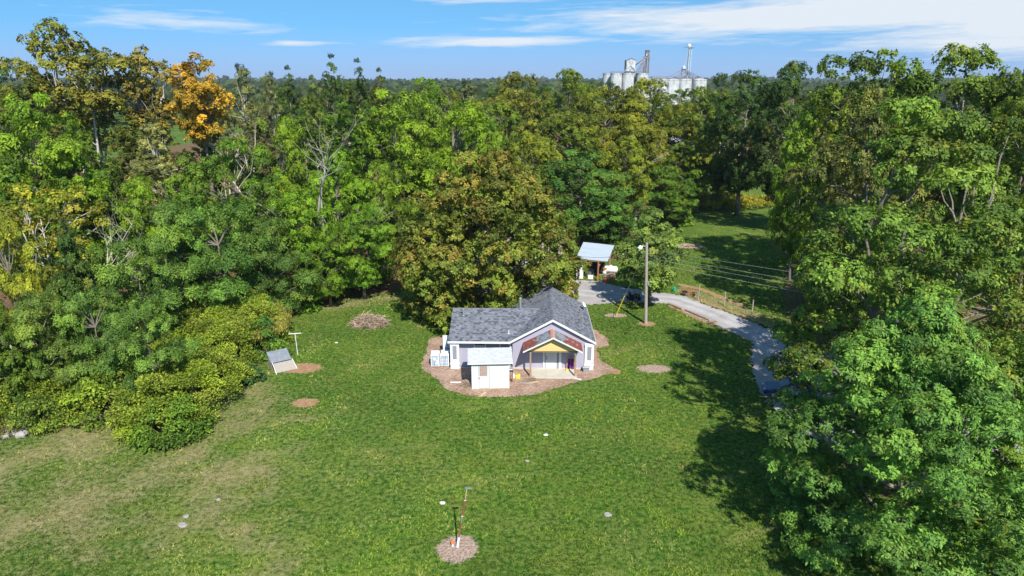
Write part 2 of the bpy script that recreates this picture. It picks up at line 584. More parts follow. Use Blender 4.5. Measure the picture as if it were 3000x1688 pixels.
def seg_dist(x, y, pts):
    d = np.full(np.shape(x), 1e9)
    for (x0, y0), (x1, y1) in zip(pts[:-1], pts[1:]):
        vx, vy = x1 - x0, y1 - y0
        t = np.clip(((x - x0) * vx + (y - y0) * vy) / (vx * vx + vy * vy), 0, 1)
        d = np.minimum(d, np.hypot(x - x0 - t * vx, y - y0 - t * vy))
    return d

# ------------------------------------------------------------------ the ground
DRIVE = [(-4, 80.5), (3, 80.8), (5.9, 79.6), (9.37, 77.5), (12.08, 78.2), (14.24, 78.5), (18.6, 78.0), (20.4, 74.4), (22.3, 70.2), (24.6, 65.7),
         (23.1, 61), (22.0, 57.4), (21.3, 53), (21.8, 46.5), (26, 43), (36, 42), (42, 50), (44, 58), (34, 60), (30, 63.5), (28.7, 67.5),
         (27.6, 69.4), (25.4, 73.7), (22.6, 78.4), (21.6, 80.8), (20.1, 81.9), (14.1, 84.9), (11.4, 87.5), (8.5, 88.2), (6.4, 88.3), (-4, 88.2)]
MULCH = [(-8.3, 66.6), (-8.64, 65.6), (-8.46, 63.3), (-8.57, 59.9), (-8.23, 58.4), (-6.5, 55.9), (-5.7, 54.2), (-3.66, 52.9), (-1.49, 52.6), (0.67, 52.85),
         (2.2, 53.3), (3.64, 54.35), (5.2, 55.3), (6.93, 56.1), (9.06, 57.6), (9.5, 58.7), (8.4, 60.8), (8.5, 63.8), (9.7, 64.3), (10.0, 66.2), (9.1, 68.6),
         (8.4, 69.4), (-5.4, 68.4)]


def wobble(poly, amp, step, seed):
    rng = np.random.default_rng(seed)
    out = []
    n = len(poly)
    for i in range(n):
        p, q = np.array(poly[i]), np.array(poly[(i + 1) % n])
        d = q - p
        k = max(1, int(np.hypot(*d) / step))
        nn = np.array([-d[1], d[0]]) / max(np.hypot(*d), 1e-6)
        for j in range(k):
            out.append(tuple(p + d * j / k + nn * rng.normal(0, amp)))
    return out


def sheet(name, poly, z, mat, kind='structure'):
    me = bpy.data.meshes.new(name)
    bm = bmesh.new()
    bm.faces.new([bm.verts.new((x, y, z)) for x, y in poly])
    bmesh.ops.triangulate(bm, faces=bm.faces)
    bmesh.ops.recalc_face_normals(bm, faces=bm.faces)
    if bm.faces[:][0].normal.z < 0:
        bmesh.ops.reverse_faces(bm, faces=bm.faces)
    bm.to_mesh(me)
    bm.free()
    me.materials.append(MAT[mat])
    o = link(bpy.data.objects.new(name, me))
    o['kind'] = kind
    return o


def disc(cx, cy, rx, ry, n=40, amp=0.10, seed=0):
    rng = np.random.default_rng(seed)
    ph = rng.uniform(0, 6.28, 4)
    out = []
    for i in range(n):
        a_ = 2 * math.pi * i / n
        r = 1 + amp * (math.sin(2 * a_ + ph[0]) * .6 + math.sin(3 * a_ + ph[1]) * .5 + math.sin(7 * a_ + ph[2]) * .4 + rng.normal(0, .25))
        out.append((cx + rx * r * math.cos(a_), cy + ry * r * math.sin(a_)))
    return out


# dirt patches: (x, y, rx, ry, material, name)
PATCHES = [
    (-3.15, 33.05, 1.16, 1.18, 'ash_dirt', 'bare_soil_ring'),
    (-17.2, 51.6, 1.05, 0.85, 'bare_dirt', 'bare_soil_patch'),
    (-19.6, 58.7, 1.9, 1.2, 'bare_dirt', 'bare_soil_patch'),
    (14.85, 70.9, 0.95, 0.75, 'bare_dirt', 'bare_soil_patch'),
    (11.9, 73.7, 1.25, 0.7, 'ash_dirt', 'bare_soil_patch'),
    (13.2, 58.6, 1.6, 0.95, 'ash_dirt', 'bare_soil_patch'),
    (28.8, 107.9, 2.5, 1.7, 'ash_dirt', 'ash_patch'),
    (9.5, 58.0, 0.55, 0.6, 'bare_dirt', 'bare_soil_patch'),
]
THICKET = [(-38.5, 45.2), (-35.5, 47.8), (-31, 47.3), (-28.2, 44.6), (-25.6, 44.2), (-23.2, 46.4), (-22.4, 50), (-22.6, 54.2), (-24.2, 57.5), (-24.0, 61), (-22.3, 64), (-24, 69),
           (-27, 73), (-34, 72), (-46, 60), (-44, 46)]
WOODS_EDGE = [(-27, 73.5), (-25, 76.2), (-21, 78.8), (-16.5, 82), (-12, 85), (-8, 92), (2, 95.5), (10, 97.5), (18, 99), (22, 104), (25, 115), (30, 128), (34, 138), (70, 138), (140, 170), (140, 400), (-140, 400),
              (-140, 40), (-60, 44), (-46, 60), (-34, 72)]


def ground_fields(x, y):
    """dry grass, bare soil, woodland litter (0..1)"""
    n = fbm(x * .11, y * .11, 3)
    n2 = fbm(x * .45, y * .45, 11)
    # dry: the lower left of the lawn and the strip along the thicket
    left = np.clip((-x - 2 - (y - 30) * .12) / 22, 0, 1) * np.clip((58 - y) / 16, 0, 1)
    dth = seg_dist(x, y, THICKET[:9])
    dry = left * (0.42 + 1.5 * (n - .36)) * 1.45 + np.clip(1 - dth / 3.4, 0, 1) * .85 + (n2 - .55) * .9
    dry = np.minimum(dry, .80) * (.45 + 1.0 * np.clip((fbm(x * .22, y * .22, 17) - .30) * 2.2, 0, 1))
    dry += np.clip(1 - seg_dist(x, y, [(-25, 75), (-16, 80.5), (-12, 82)]) / 3.2, 0, 1) * .9
    dry += np.clip((n - .60) * 2.2, 0, 1) * .5
    dry += np.clip(1 - seg_dist(x, y, [(9.5, 76.2), (14, 77.2), (18, 76.6), (21.5, 71), (24, 65)]) / 1.4, 0, 1) * .55
    bare = np.clip(1 - seg_dist(x, y, [(22.1, 80.2), (26, 74.4), (29, 69)]) / .8, 0, 1)
    bare = np.maximum(bare, np.clip(1.2 - seg_dist(x, y, [(22.1, 86), (24.2, 84.2), (25.9, 80.6), (27.6, 77.2)]) / .75, 0, 1))
    bank = in_poly(x, y, [(20.4, 82.6), (22.2, 85.7), (25.5, 80.6), (28, 76), (30, 71), (28.6, 69), (22.6, 79)])
    dry = np.where(bank, np.maximum(dry, .95), dry)
    bare = np.maximum(bare, np.clip(1.15 - seg_dist(x, y, [(18.8, 77.2), (21, 72.6), (22, 70.4)]) / .55, 0, 1))
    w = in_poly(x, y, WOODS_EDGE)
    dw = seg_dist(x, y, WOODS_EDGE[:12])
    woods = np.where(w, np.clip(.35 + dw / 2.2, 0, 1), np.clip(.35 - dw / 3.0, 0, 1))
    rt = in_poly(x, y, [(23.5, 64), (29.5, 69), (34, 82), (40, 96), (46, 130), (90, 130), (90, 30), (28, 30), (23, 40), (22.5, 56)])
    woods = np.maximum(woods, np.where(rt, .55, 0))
    meadow = in_poly(x, y, [(25, 112), (46, 112), (60, 138), (120, 200), (60, 240), (30, 150)])
    woods = np.where(meadow, 0.0, woods)
    return np.clip(dry, 0, 1), np.clip(bare, 0, 1), woods


def axis(lo, hi, step, far):
    core = np.arange(lo, hi + step * .5, step)
    g = 1.35
    ext = []
    s, p = step * 2, hi
    while p < far:
        p += s
        s *= g
        ext.append(p)
    ext2 = []
    s, p = step * 2, lo
    while p > -far:
        p -= s
        s *= g
        ext2.append(p)
    return np.array(ext2[::-1] + list(core) + ext)


def build_ground():
    xs = axis(-50, 50, .5, 6000)
    ys = axis(26, 112, .5, 6000)
    X, Y = np.meshgrid(xs, ys)
    nx, ny = len(xs), len(ys)
    co = np.stack([X.ravel(), Y.ravel(), np.zeros(X.size)], 1)
    i = np.arange(ny - 1)[:, None] * nx + np.arange(nx - 1)[None, :]
    q = np.stack([i, i + 1, i + 1 + nx, i + nx], -1).reshape(-1, 4)
    m, t, out = newmat('lawn')
    L = t.links.new
    tc = nd(t, 'ShaderNodeTexCoord')
    obv = tc.outputs['Object']
    b = nd(t, 'ShaderNodeBsdfPrincipled', inp={'Roughness': 0.9, 'Specular IOR Level': 0.1})

    def noise(sc, det=5.0, ro=0.6, vec=obv, di=0.0):
        n = nd(t, 'ShaderNodeTexNoise', inp={'Scale': sc, 'Detail': det, 'Roughness': ro, 'Distortion': di})
        L(vec, n.inputs['Vector'])
        return n.outputs[0]

    def rng(v, lo, hi):
        n = nd(t, 'ShaderNodeMapRange', clamp=True, inp={1: lo, 2: hi})
        L(v, n.inputs[0])
        return n.outputs[0]

    def mix(f, c1, c2):
        n = nd(t, 'ShaderNodeMix', data_type='RGBA')
        L(f, n.inputs[0])
        for k, c in ((6, c1), (7, c2)):
            if isinstance(c, tuple):
                n.inputs[k].default_value = (*c, 1)
            else:
                L(c, n.inputs[k])
        return n.outputs[2]
    fine = noise(3.0, 6.0, 0.72)
    mid = noise(0.55, 5.0, 0.6)
    big = noise(0.09, 4.0, 0.55)
    g1 = mix(rng(big, .38, .62), (0.060, 0.125, 0.014), (0.150, 0.205, 0.030))
    g2 = mix(rng(mid, .40, .66), g1, (0.050, 0.140, 0.012))
    g3 = mix(mth(t, 'MULTIPLY', rng(fine, .48, .66), .75), g2, (0.200, 0.225, 0.06))
    g3 = mix(mth(t, 'MULTIPLY', rng(fine, .52, .36), .9), g3, (0.014, 0.036, 0.006))
    A = {k: nd(t, 'ShaderNodeAttribute', attribute_name=k).outputs['Fac'] for k in ('dry', 'bare', 'woods')}
    br = mth(t, 'ADD', mth(t, 'MULTIPLY', fine, .7), mth(t, 'MULTIPLY', mid, .5))
    fd = rng(mth(t, 'ADD', A['dry'], mth(t, 'MULTIPLY', mth(t, 'SUBTRACT', br, .6), 3.2)), .38, 1.15)
    dryc = mix(rng(noise(1.6), .4, .62), (0.24, 0.20, 0.085), (0.34, 0.27, 0.15))
    c = mix(mth(t, 'MULTIPLY', fd, .8), g3, dryc)
    # mown wheel lines: thin pale tracks curving over the lawn
    wv = nd(t, 'ShaderNodeTexWave', wave_type='RINGS', rings_direction='Z', inp={'Scale': 0.06, 'Distortion': 5.5, 'Detail': 2.0, 'Detail Scale': 0.15})
    mp = nd(t, 'ShaderNodeMapping')
    mp.inputs['Location'].default_value = (14, -92, 0)
    L(obv, mp.inputs[0])
    L(mp.outputs[0], wv.inputs['Vector'])
    c = mix(mth(t, 'MULTIPLY', mth(t, 'MULTIPLY', rng(wv.outputs['Fac'], .95, 1.0), rng(big, .50, .62)), .30), c, (0.30, 0.27, 0.11))
    sp = nd(t, 'ShaderNodeSeparateXYZ')
    L(obv, sp.inputs[0])
    pm, ash = None, None
    for x_, y_, rx_, ry_, mt_, nm_ in PATCHES:
        qx = mth(t, 'POWER', mth(t, 'ABSOLUTE', mth(t, 'DIVIDE', mth(t, 'SUBTRACT', sp.outputs[0], x_), rx_ * 1.3)), 2.0)
        qy = mth(t, 'POWER', mth(t, 'ABSOLUTE', mth(t, 'DIVIDE', mth(t, 'SUBTRACT', sp.outputs[1], y_), ry_ * 1.3)), 2.0)
        v_ = mth(t, 'SUBTRACT', 1.15, mth(t, 'ADD', qx, qy))
        pm = v_ if pm is None else mth(t, 'MAXIMUM', pm, v_)
        if mt_ == 'ash_dirt':
            ash = v_ if ash is None else mth(t, 'MAXIMUM', ash, v_)
    A['bare'] = mth(t, 'MAXIMUM', A['bare'], pm)
    fb = rng(mth(t, 'ADD', A['bare'], mth(t, 'MULTIPLY', mth(t, 'SUBTRACT', br, .6), 1.6)), .45, .7)
    soil = mix(rng(fine, .35, .65), (0.27, 0.14, 0.07), (0.42, 0.27, 0.16))
    soil = mix(mth(t, 'MULTIPLY', rng(ash, 0.0, .5), .8), soil, mix(rng(noise(7.0), .40, .62), (0.24, 0.155, 0.115), (0.50, 0.41, 0.35)))
    c = mix(fb, c, soil)
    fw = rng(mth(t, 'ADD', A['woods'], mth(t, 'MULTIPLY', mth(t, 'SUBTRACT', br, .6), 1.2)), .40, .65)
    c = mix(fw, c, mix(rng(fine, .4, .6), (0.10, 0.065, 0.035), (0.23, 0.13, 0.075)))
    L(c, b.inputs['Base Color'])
    bp = nd(t, 'ShaderNodeBump', inp={'Strength': 0.9, 'Distance': 0.10})
    L(mth(t, 'ADD', fine, mth(t, 'MULTIPLY', noise(14.0, 3.0), .5)), bp.inputs['Height'])
    L(bp.outputs[0], b.inputs['Normal'])
    L(b.outputs[0], out.inputs[0])
    MAT['lawn'] = m
    me = mesh_np('ground', co, q, 'lawn')
    dry, bare, woods = ground_fields(co[:, 0], co[:, 1])
    for k, v in (('dry', dry), ('bare', bare), ('woods', woods)):
        at = me.attributes.new(k, 'FLOAT', 'POINT')
        at.data.foreach_set('value', v.astype(np.float32))
    o = link(bpy.data.objects.new('ground', me))
    o['kind'] = 'structure'


build_ground()
drive_poly = wobble(DRIVE, .14, .3, 4)
mulch_poly = wobble(MULCH, .08, .40, 5)
sheet('driveway', drive_poly, .010, 'gravel')
sheet('mulch_bed', mulch_poly, .008, 'mulch')
def build_grass():
    """short blades over the mown lawn"""
    rng = np.random.default_rng(5)
    N = 300000
    # more blades nearer the camera
    y = 27 + (116 - 27) * rng.random(N) ** 1.55
    x = rng.uniform(-1, 1, N) * (y * .80 + 4)
    keep = (x > -45) & (x < 48)
    for pl, fr in ((DRIVE, .25), (MULCH, .55), (THICKET, .5)):
        ins = in_poly(x, y, pl)
        de = seg_dist(x, y, pl + [pl[0]])
        keep &= ~ins | (rng.random(N) > de / fr + .35)
    for px_, py_, rx_, ry_, _, _ in PATCHES:
        q = ((x - px_) / rx_) ** 2 + ((y - py_) / ry_) ** 2
        keep &= rng.random(N) < np.clip((q - .75) * 1.6, .02, 1)
    dry, bare, woods = ground_fields(x, y)
    keep &= (woods < .45) & (bare < .6)
    keep &= rng.random(N) > dry * .55
    keep &= ~((x > -5.8) & (x < 8) & (y > 53.5) & (y < 69))
    x, y, dry = x[keep], y[keep], dry[keep]
    N = len(x)
    clump = fbm(x * .9, y * .9, 31)
    h = (.05 + .075 * rng.random(N)) * (.35 + 1.25 * clump) * (1 + (y - 30) * .012)
    w = h * rng.uniform(.55, 1.0, N)
    a_ = rng.uniform(0, 6.283, N)
    dx, dy = np.cos(a_), np.sin(a_)
    lean = rng.normal(0, .5, (N, 2)) * h[:, None]
    v = np.zeros((N, 3, 3), np.float32)
    v[:, 0, 0] = x - dx * w / 2; v[:, 0, 1] = y - dy * w / 2
    v[:, 1, 0] = x + dx * w / 2; v[:, 1, 1] = y + dy * w / 2
    v[:, 2, 0] = x + lean[:, 0]; v[:, 2, 1] = y + lean[:, 1]; v[:, 2, 2] = h
    fine = fbm(x * 2.6, y * 2.6, 51, 3)
    tint = np.clip(.42 + rng.normal(0, .20, N) + (clump - .5) * 1.2 + (fine - .5) * 1.5 + (fbm(x * .13, y * .13, 61) - .5) * 1.9, 0, 1)
    aut = np.clip(dry * .75 + rng.normal(0, .12, N) + np.clip(fbm(x * .3, y * .3, 71) - .54, 0, 1) * 2.6, 0, .9)
    me = mesh_np('grass', v.reshape(-1, 3), np.arange(N * 3, dtype=np.int32).reshape(N, 3), 'leaf_grass', {'tint': tint, 'aut': aut})
    o = link(bpy.data.objects.new('grass', me))
    o.color = (0.100, 0.180, 0.022, 1)
    tag(o, 'short mown green lawn grass with dry patches round the house', 'grass', kind='stuff')


build_grass()

# ------------------------------------------------------------------ trees
LEAFTOT = [0]
COL = dict(olive=(0.155, 0.180, 0.032), olive2=(0.190, 0.190, 0.045), olive3=(0.112, 0.180, 0.024), orange=(0.420, 0.300, 0.045), dark=(0.045, 0.099, 0.022),
           darkolive=(0.084, 0.116, 0.022), bright=(0.145, 0.275, 0.020), bright2=(0.122, 0.240, 0.022), grey=(0.132, 0.173, 0.072), silver=(0.232, 0.285, 0.111),
           mid=(0.090, 0.185, 0.024), feather=(0.120, 0.230, 0.045), yellowgreen=(0.232, 0.285, 0.033), gold=(0.165, 0.205, 0.025), blue=(0.065, 0.173, 0.034),
           right=(0.132, 0.225, 0.042), brown=(0.130, 0.150, 0.045), rolive=(0.115, 0.190, 0.026), maple=(0.135, 0.205, 0.034), pale=(0.165, 0.250, 0.060), locust=(0.135, 0.270, 0.058))
KIND = {
    # cr clump radius, ob flattening, cov coverage, asp leaf aspect, droop, prof profile, zlo crown base, lpx leaf size factor
    'round': dict(cr=1.45, ob=.72, cov=1.05, asp=.52, droop=.35, prof='round', zlo=.20, lf=1.0, mat='leaf_olive', bark='bark'),
    'locust': dict(cr=1.12, ob=.50, cov=1.45, asp=.34, droop=.6, prof='pyramid', zlo=.05, lf=1, mat='leaf_green', bark='bark'),
    'maple': dict(cr=1.25, ob=.68, cov=2.1, asp=.58, droop=.35, prof='bowl', zlo=.05, lf=.92, mat='leaf_maple', bark='bark'),
    'oval': dict(cr=1.3, ob=.80, cov=1.0, asp=.5, droop=.35, prof='oval', zlo=.16, lf=1.0, mat='leaf_green', bark='bark'),
    'walnut': dict(cr=1.45, ob=.62, cov=1.0, asp=.34, droop=.75, prof='round', zlo=.14, lf=1.12, mat='leaf_green', bark='bark'),
    'feather': dict(cr=1.75, ob=.48, cov=.95, asp=.32, droop=.45, prof='dome', zlo=.10, lf=.95, mat='leaf_green', bark='bark'),
    'cotton': dict(cr=1.55, ob=.9, cov=.85, asp=.75, droop=.3, prof='vase', zlo=.42, lf=.95, mat='leaf_olive', bark='bark_pale'),
    'cottonb': dict(cr=1.2, ob=.7, cov=.55, asp=.6, droop=.4, prof='vase', zlo=.15, lf=1.0, mat='leaf_olive', bark='bark_pale'),
    'wispy': dict(cr=1.3, ob=1.1, cov=.6, asp=.4, droop=.2, prof='oval', zlo=.25, lf=.75, mat='leaf_green', bark='bark_pale'),
    'open': dict(cr=1.35, ob=.55, cov=.95, asp=.45, droop=.5, prof='dome', zlo=.12, lf=.95, mat='leaf_olive', bark='bark'),
}


def profile(p, t):
    if p == 'round':
        return np.sqrt(np.clip(1 - (2 * t - 1) ** 2, 0, 1)) ** .8
    if p == 'oval':
        return np.clip(np.sin(np.pi * t ** .75), 0, 1) ** .65
    if p == 'dome':
        return np.where(t < .3, .72 + .28 * t / .3, np.sqrt(np.clip(1 - ((t - .3) / .7) ** 2, 0, 1)))
    if p == 'pyramid':
        return np.where(t < .42, .84 + .16 * t / .42, np.clip(1 - ((t - .42) / .60) ** 1.25, 0, 1))
    if p == 'bowl':
        return np.where(t < .3, .90 + .10 * t / .3, np.sqrt(np.clip(1 - ((t - .3) / .7) ** 2, 0, 1)))
    if p == 'vase':
        return np.where(t < .68, .30 + .70 * (t / .68) ** 1.1, np.sqrt(np.clip(1 - ((t - .68) / .34) ** 2, 0, 1)))


def curve(p, q, sag, n, rng, jit):
    p, q = np.array(p), np.array(q)
    t = np.linspace(0, 1, n)[:, None]
    c = p * (1 - t) + q * t
    c[:, 2] += sag * (t[:, 0] * (1 - t[:, 0]))
    c[1:-1] += rng.normal(0, jit, (n - 2, 3))
    return [tuple(r) for r in c]


def crown_trunk(H, R, k, kind, seed, leaf, autp, dens, lobes, crown_mat, detail=1.0):
    """meshes of one tree: a crown of leaf clumps on an uneven envelope, a trunk with limbs"""
    rng = np.random.default_rng(seed)
    z0 = H * k['zlo']
    hh = H - z0
    cr = k['cr'] * (0.55 + .45 * min(1.6, R / 5.5))
    area = 4 * math.pi * (((R * R) ** 1.6 + 2 * (R * hh / 2) ** 1.6) / 3) ** (1 / 1.6)
    nc = int(max(14, k['cov'] * 1.28 * area / (math.pi * cr * cr)))
    t = rng.random(nc * 3)
    pr = profile(k['prof'], t)
    sel = rng.random(nc * 3) < (.22 + .78 * pr)
    t, pr = t[sel][:nc], pr[sel][:nc]
    nc = len(t)
    th = rng.uniform(0, 2 * math.pi, nc)
    ph = rng.uniform(0, 6.28, 5)
    env = 1 + lobes * (np.sin(2 * th + ph[0] + 2.5 * t) * .5 + np.sin(3 * th + ph[1] - 4 * t) * .5 + np.sin(5 * th + ph[2] + 6 * t) * .35)
    rad = 1 - .55 * rng.random(nc) ** 2.2
    inner = rng.random(nc) < .14
    rad = np.where(inner, rng.uniform(.2, .6, nc), rad)
    rr = np.maximum(R * pr * env * rad - cr * .45, 0)
    top = 1 + .06 * np.sin(3 * th + ph[3]) * (t > .6)
    C = np.stack([rr * np.cos(th), rr * np.sin(th), z0 + np.clip(t * hh * top - cr * k['ob'] * .8 * (t > .5), .3, None)], 1)
    crs = cr * rng.uniform(.55, 1.35, nc)
    la = leaf * leaf * k['asp'] * .5
    nl = np.maximum(6, (dens * 1.28 * 2 * math.pi * crs ** 2 * (.5 + .5 * k['ob']) / la / 1.9)).astype(int)
    ci = np.repeat(np.arange(nc), nl)
    N = len(ci)
    # each clump is a shell of small leafy sprays with gaps between them
    sr = max(.22, .40 * k['cr'] / 1.4 * (leaf / .25) ** .5)
    ns = np.maximum(5, 1.15 * (crs / sr) ** 2).astype(int)
    si = np.repeat(np.arange(nc), ns)
    S = len(si)
    sn = unit(rng.normal(0, 1, (S, 3)))
    fl = (sn[:, 2] < -.1) & (rng.random(S) < .7)
    sn[fl, 2] *= -1
    sp = C[si] + sn * np.array([1, 1, k['ob']]) * (crs[si] * (1 - .40 * rng.random(S) ** 1.7))[:, None]
    off = np.cumsum(ns) - ns
    li = off[ci] + (rng.random(N) * ns[ci]).astype(int)
    n = unit(sn[li] + rng.normal(0, .25, (N, 3)))
    tg = rng.normal(0, 1, (N, 3))
    tg = unit(tg - n * np.sum(tg * n, 1, keepdims=True))
    rr_ = sr * np.sqrt(rng.random(N)) * (.7 + .6 * rng.random(S))[li]
    pos = sp[li] + tg * rr_[:, None] - n * (rr_ ** 2 / sr * .5)[:, None]
    pos[:, 2] = np.maximum(pos[:, 2], .12)
    pos[:, 2] *= np.where(pos[:, 2] > z0, 1, 1)
    zt = np.percentile(pos[:, 2], 99.7)
    pos[:, 2] *= H / zt
    C[:, 2] *= H / zt
    dirv = tg + np.array([0, 0, -1.0]) * (k['droop'] * rng.uniform(.3, 1.4, N))[:, None] + n * .15
    nor = unit(n * .9 + np.array([0, 0, .45]) + tg * .35 + rng.normal(0, .32, (N, 3)))
    dirv = dirv - nor * np.sum(dirv * nor, 1, keepdims=True) * .7
    ln = leaf * rng.uniform(.65, 1.35, N)
    wd = ln * k['asp'] * rng.uniform(.75, 1.25, N) * 1.25
    ctint = np.clip(rng.normal(.42, .24, nc), 0, 1)
    tint = np.clip(ctint[ci] + rng.normal(0, .15, S)[li] + rng.normal(0, .20, N), 0, 1)
    caut = np.clip(rng.normal(autp, autp * 1.3 + .04, nc), 0, 1) + (1.3 if kind == 'maple' else .28) * autp * np.clip((C[:, 2] - z0) / hh, 0, 1)
    aut = np.clip(caut[ci] * rng.uniform(.1, 1.9, S)[li] * rng.uniform(.4, 1.6, N), 0, 1)
    me = leaf_mesh('crown', pos, dirv, nor, ln, wd, tint, aut, crown_mat or k['mat'])
    LEAFTOT[0] += N
    mb = MB()
    tr = max(.10, .014 * H + .012 * R)
    stems = 4 if kind in ('cotton', 'cottonb', 'open') else 1
    tops = []
    for s in range(stems):
        a_ = s * 2.4 + rng.uniform(0, 1)
        sp = 0 if stems == 1 else R * .42
        hx = H * (.80 if stems == 1 else rng.uniform(.72, .88))
        tp = (sp * math.cos(a_), sp * math.sin(a_), hx)
        b0 = (.5 * tr * math.cos(a_) * (stems > 1), .5 * tr * math.sin(a_) * (stems > 1), -.15)
        cv = curve(b0, tp, 0, 7, rng, .02 * R)
        f = 1 if stems == 1 else .62
        mb.tube(cv, [tr * f * (1.25 if i == 0 else 1) * (1 - .80 * i / 6) for i in range(7)], 7)
        tops.append(np.array(cv))
    order = rng.permutation(nc)[:min(nc, int(46 * (1.8 if kind in ('open', 'wispy', 'cotton', 'cottonb') else 1)))]
    for j in order:
        c = C[j]
        st = tops[int(np.argmin([np.min(np.linalg.norm(s_ - c, axis=1)) for s_ in tops]))]
        want = c[2] - .75 * math.hypot(c[0] - st[3][0], c[1] - st[3][1])
        i = int(np.clip(np.searchsorted(st[:, 2], max(want, H * .1)), 1, 5))
        b0 = st[i]
        lnq = np.linalg.norm(c - b0)
        r0 = min(tr * .45, .016 * lnq + .02)
        mb.tube(curve(b0, c, lnq * .12, 5, rng, .03 * lnq), [r0, r0 * .8, r0 * .6, r0 * .42, r0 * .2], 4, cap=False)
    tme = bpy.data.meshes.new('trunk')
    tme.from_pydata(mb.v, [], mb.f)
    for p in tme.polygons:
        p.use_smooth = True
    tme.materials.append(MAT[k['bark']])
    return me, tme


TREE_KINDS = {}
N_VAR = {'round': 2, 'walnut': 2}
DIM = {'round': (7, 21), 'walnut': (5.5, 16), 'feather': (5, 12.5), 'wispy': (4.4, 25), 'cottonb': (5, 16), 'open': (5, 16), 'oval': (4, 14), 'ovaltall': (4, 26)}


def make_tree(X, Y, H, R, kind, colour, seed, label, cat='tree', group=None, name='tree', autp=.08, dens=1.0, leafm=None, crown_mat=None, zlo=None, lobes=.22, unique=False):
    k = dict(KIND[kind])
    if zlo is not None:
        k['zlo'] = zlo
    root = empty(name, (X, Y, 0), label, cat, group=group)
    rg = random.Random(seed)
    if unique:
        me, tme = crown_trunk(H, R, k, kind, seed, leafm, autp, dens, lobes, crown_mat)
        sc, rz = (1, 1, 1), 0
    else:
        # alike trees are grown from a few built ones, turned, stretched and mirrored; colour is each tree's own
        var = seed % N_VAR.get(kind, 1)
        R0, H0 = DIM['ovaltall' if kind == 'oval' and H > 18 else kind]
        key = (kind, var, H0, k['zlo'], crown_mat or k['mat'])
        if key not in TREE_KINDS:
            TREE_KINDS[key] = crown_trunk(H0, R0, k, kind, 900 + 7 * len(TREE_KINDS), .25 * k['lf'], autp, dens, lobes, crown_mat)
        me, tme = TREE_KINDS[key]
        q = rg.uniform(.93, 1.07)
        sc = (R / R0 * q * rg.choice((1, -1)), R / R0 / q, H / H0)
        rz = rg.uniform(0, 6.283)
    for nm, m_ in (('crown', me), ('trunk', tme)):
        o = link(bpy.data.objects.new(nm, m_), root)
        o.scale = sc
        o.rotation_euler = (0, 0, rz)
        if nm == 'crown':
            j = [rg.uniform(.90, 1.10), rg.uniform(.93, 1.07), 1]
            o.color = (*[c * q for c, q in zip(COL[colour], j)], 1)
    return root


def bare_tree(X, Y, H, R, seed, label, mat='bark_pale', group=None, lean=(0, 0), fork=.3):
    rng = np.random.default_rng(seed)
    root = empty('dead_tree', (X, Y, 0), label, 'tree', group=group)
    mb = MB()
    br = MB()

    def grow(p, d, ln, r, dep, b):
        p = np.array(p)
        pts = [tuple(p)]
        rad = [r]
        q, dd = p.copy(), np.array(d)
        for i in range(4):
            dd = dd + rng.normal(0, .10, 3) + np.array([0, 0, .03])
            dd /= np.linalg.norm(dd)
            q = q + dd * ln / 4
            pts.append(tuple(q))
            rad.append(r * (1 - .18 * (i + 1)))
        b.tube(pts, rad, 7 if dep == 0 else 5 if dep < 3 else 3, cap=False)
        if dep >= 4:
            return
        nb = rng.integers(2, 4) + (1 if dep in (1, 2) else 0)
        for i in range(nb):
            e = pts[rng.integers(2, 5)] if i else pts[4]
            sd = unit(rng.normal(0, 1, 3) * np.array([1, 1, .35]))
            nd_ = dd * (1.0 if i == 0 else .62) + sd * (.25 if i == 0 else .75)
            nd_[2] = abs(nd_[2]) * .9 + .15
            nd_ /= np.linalg.norm(nd_)
            grow(e, nd_, ln * rng.uniform(.55, .8) * (1.1 if i == 0 else .85), r * rng.uniform(.38, .55) if i else r * .36, dep + 1, br)
    grow((0, 0, -.1), (lean[0], lean[1], 1), H * .42, .027 * H, 0, mb)
    # fit to the wanted height
    z = max(v[2] for v in br.v)
    s = H / z
    for b in (mb, br):
        b.v = [(x * s, y * s, max(zz * s, -.1)) for x, y, zz in b.v]
    mb.build('trunk', mat, root, smooth=True)
    br.build('branches', mat, root, smooth=True)
    return root


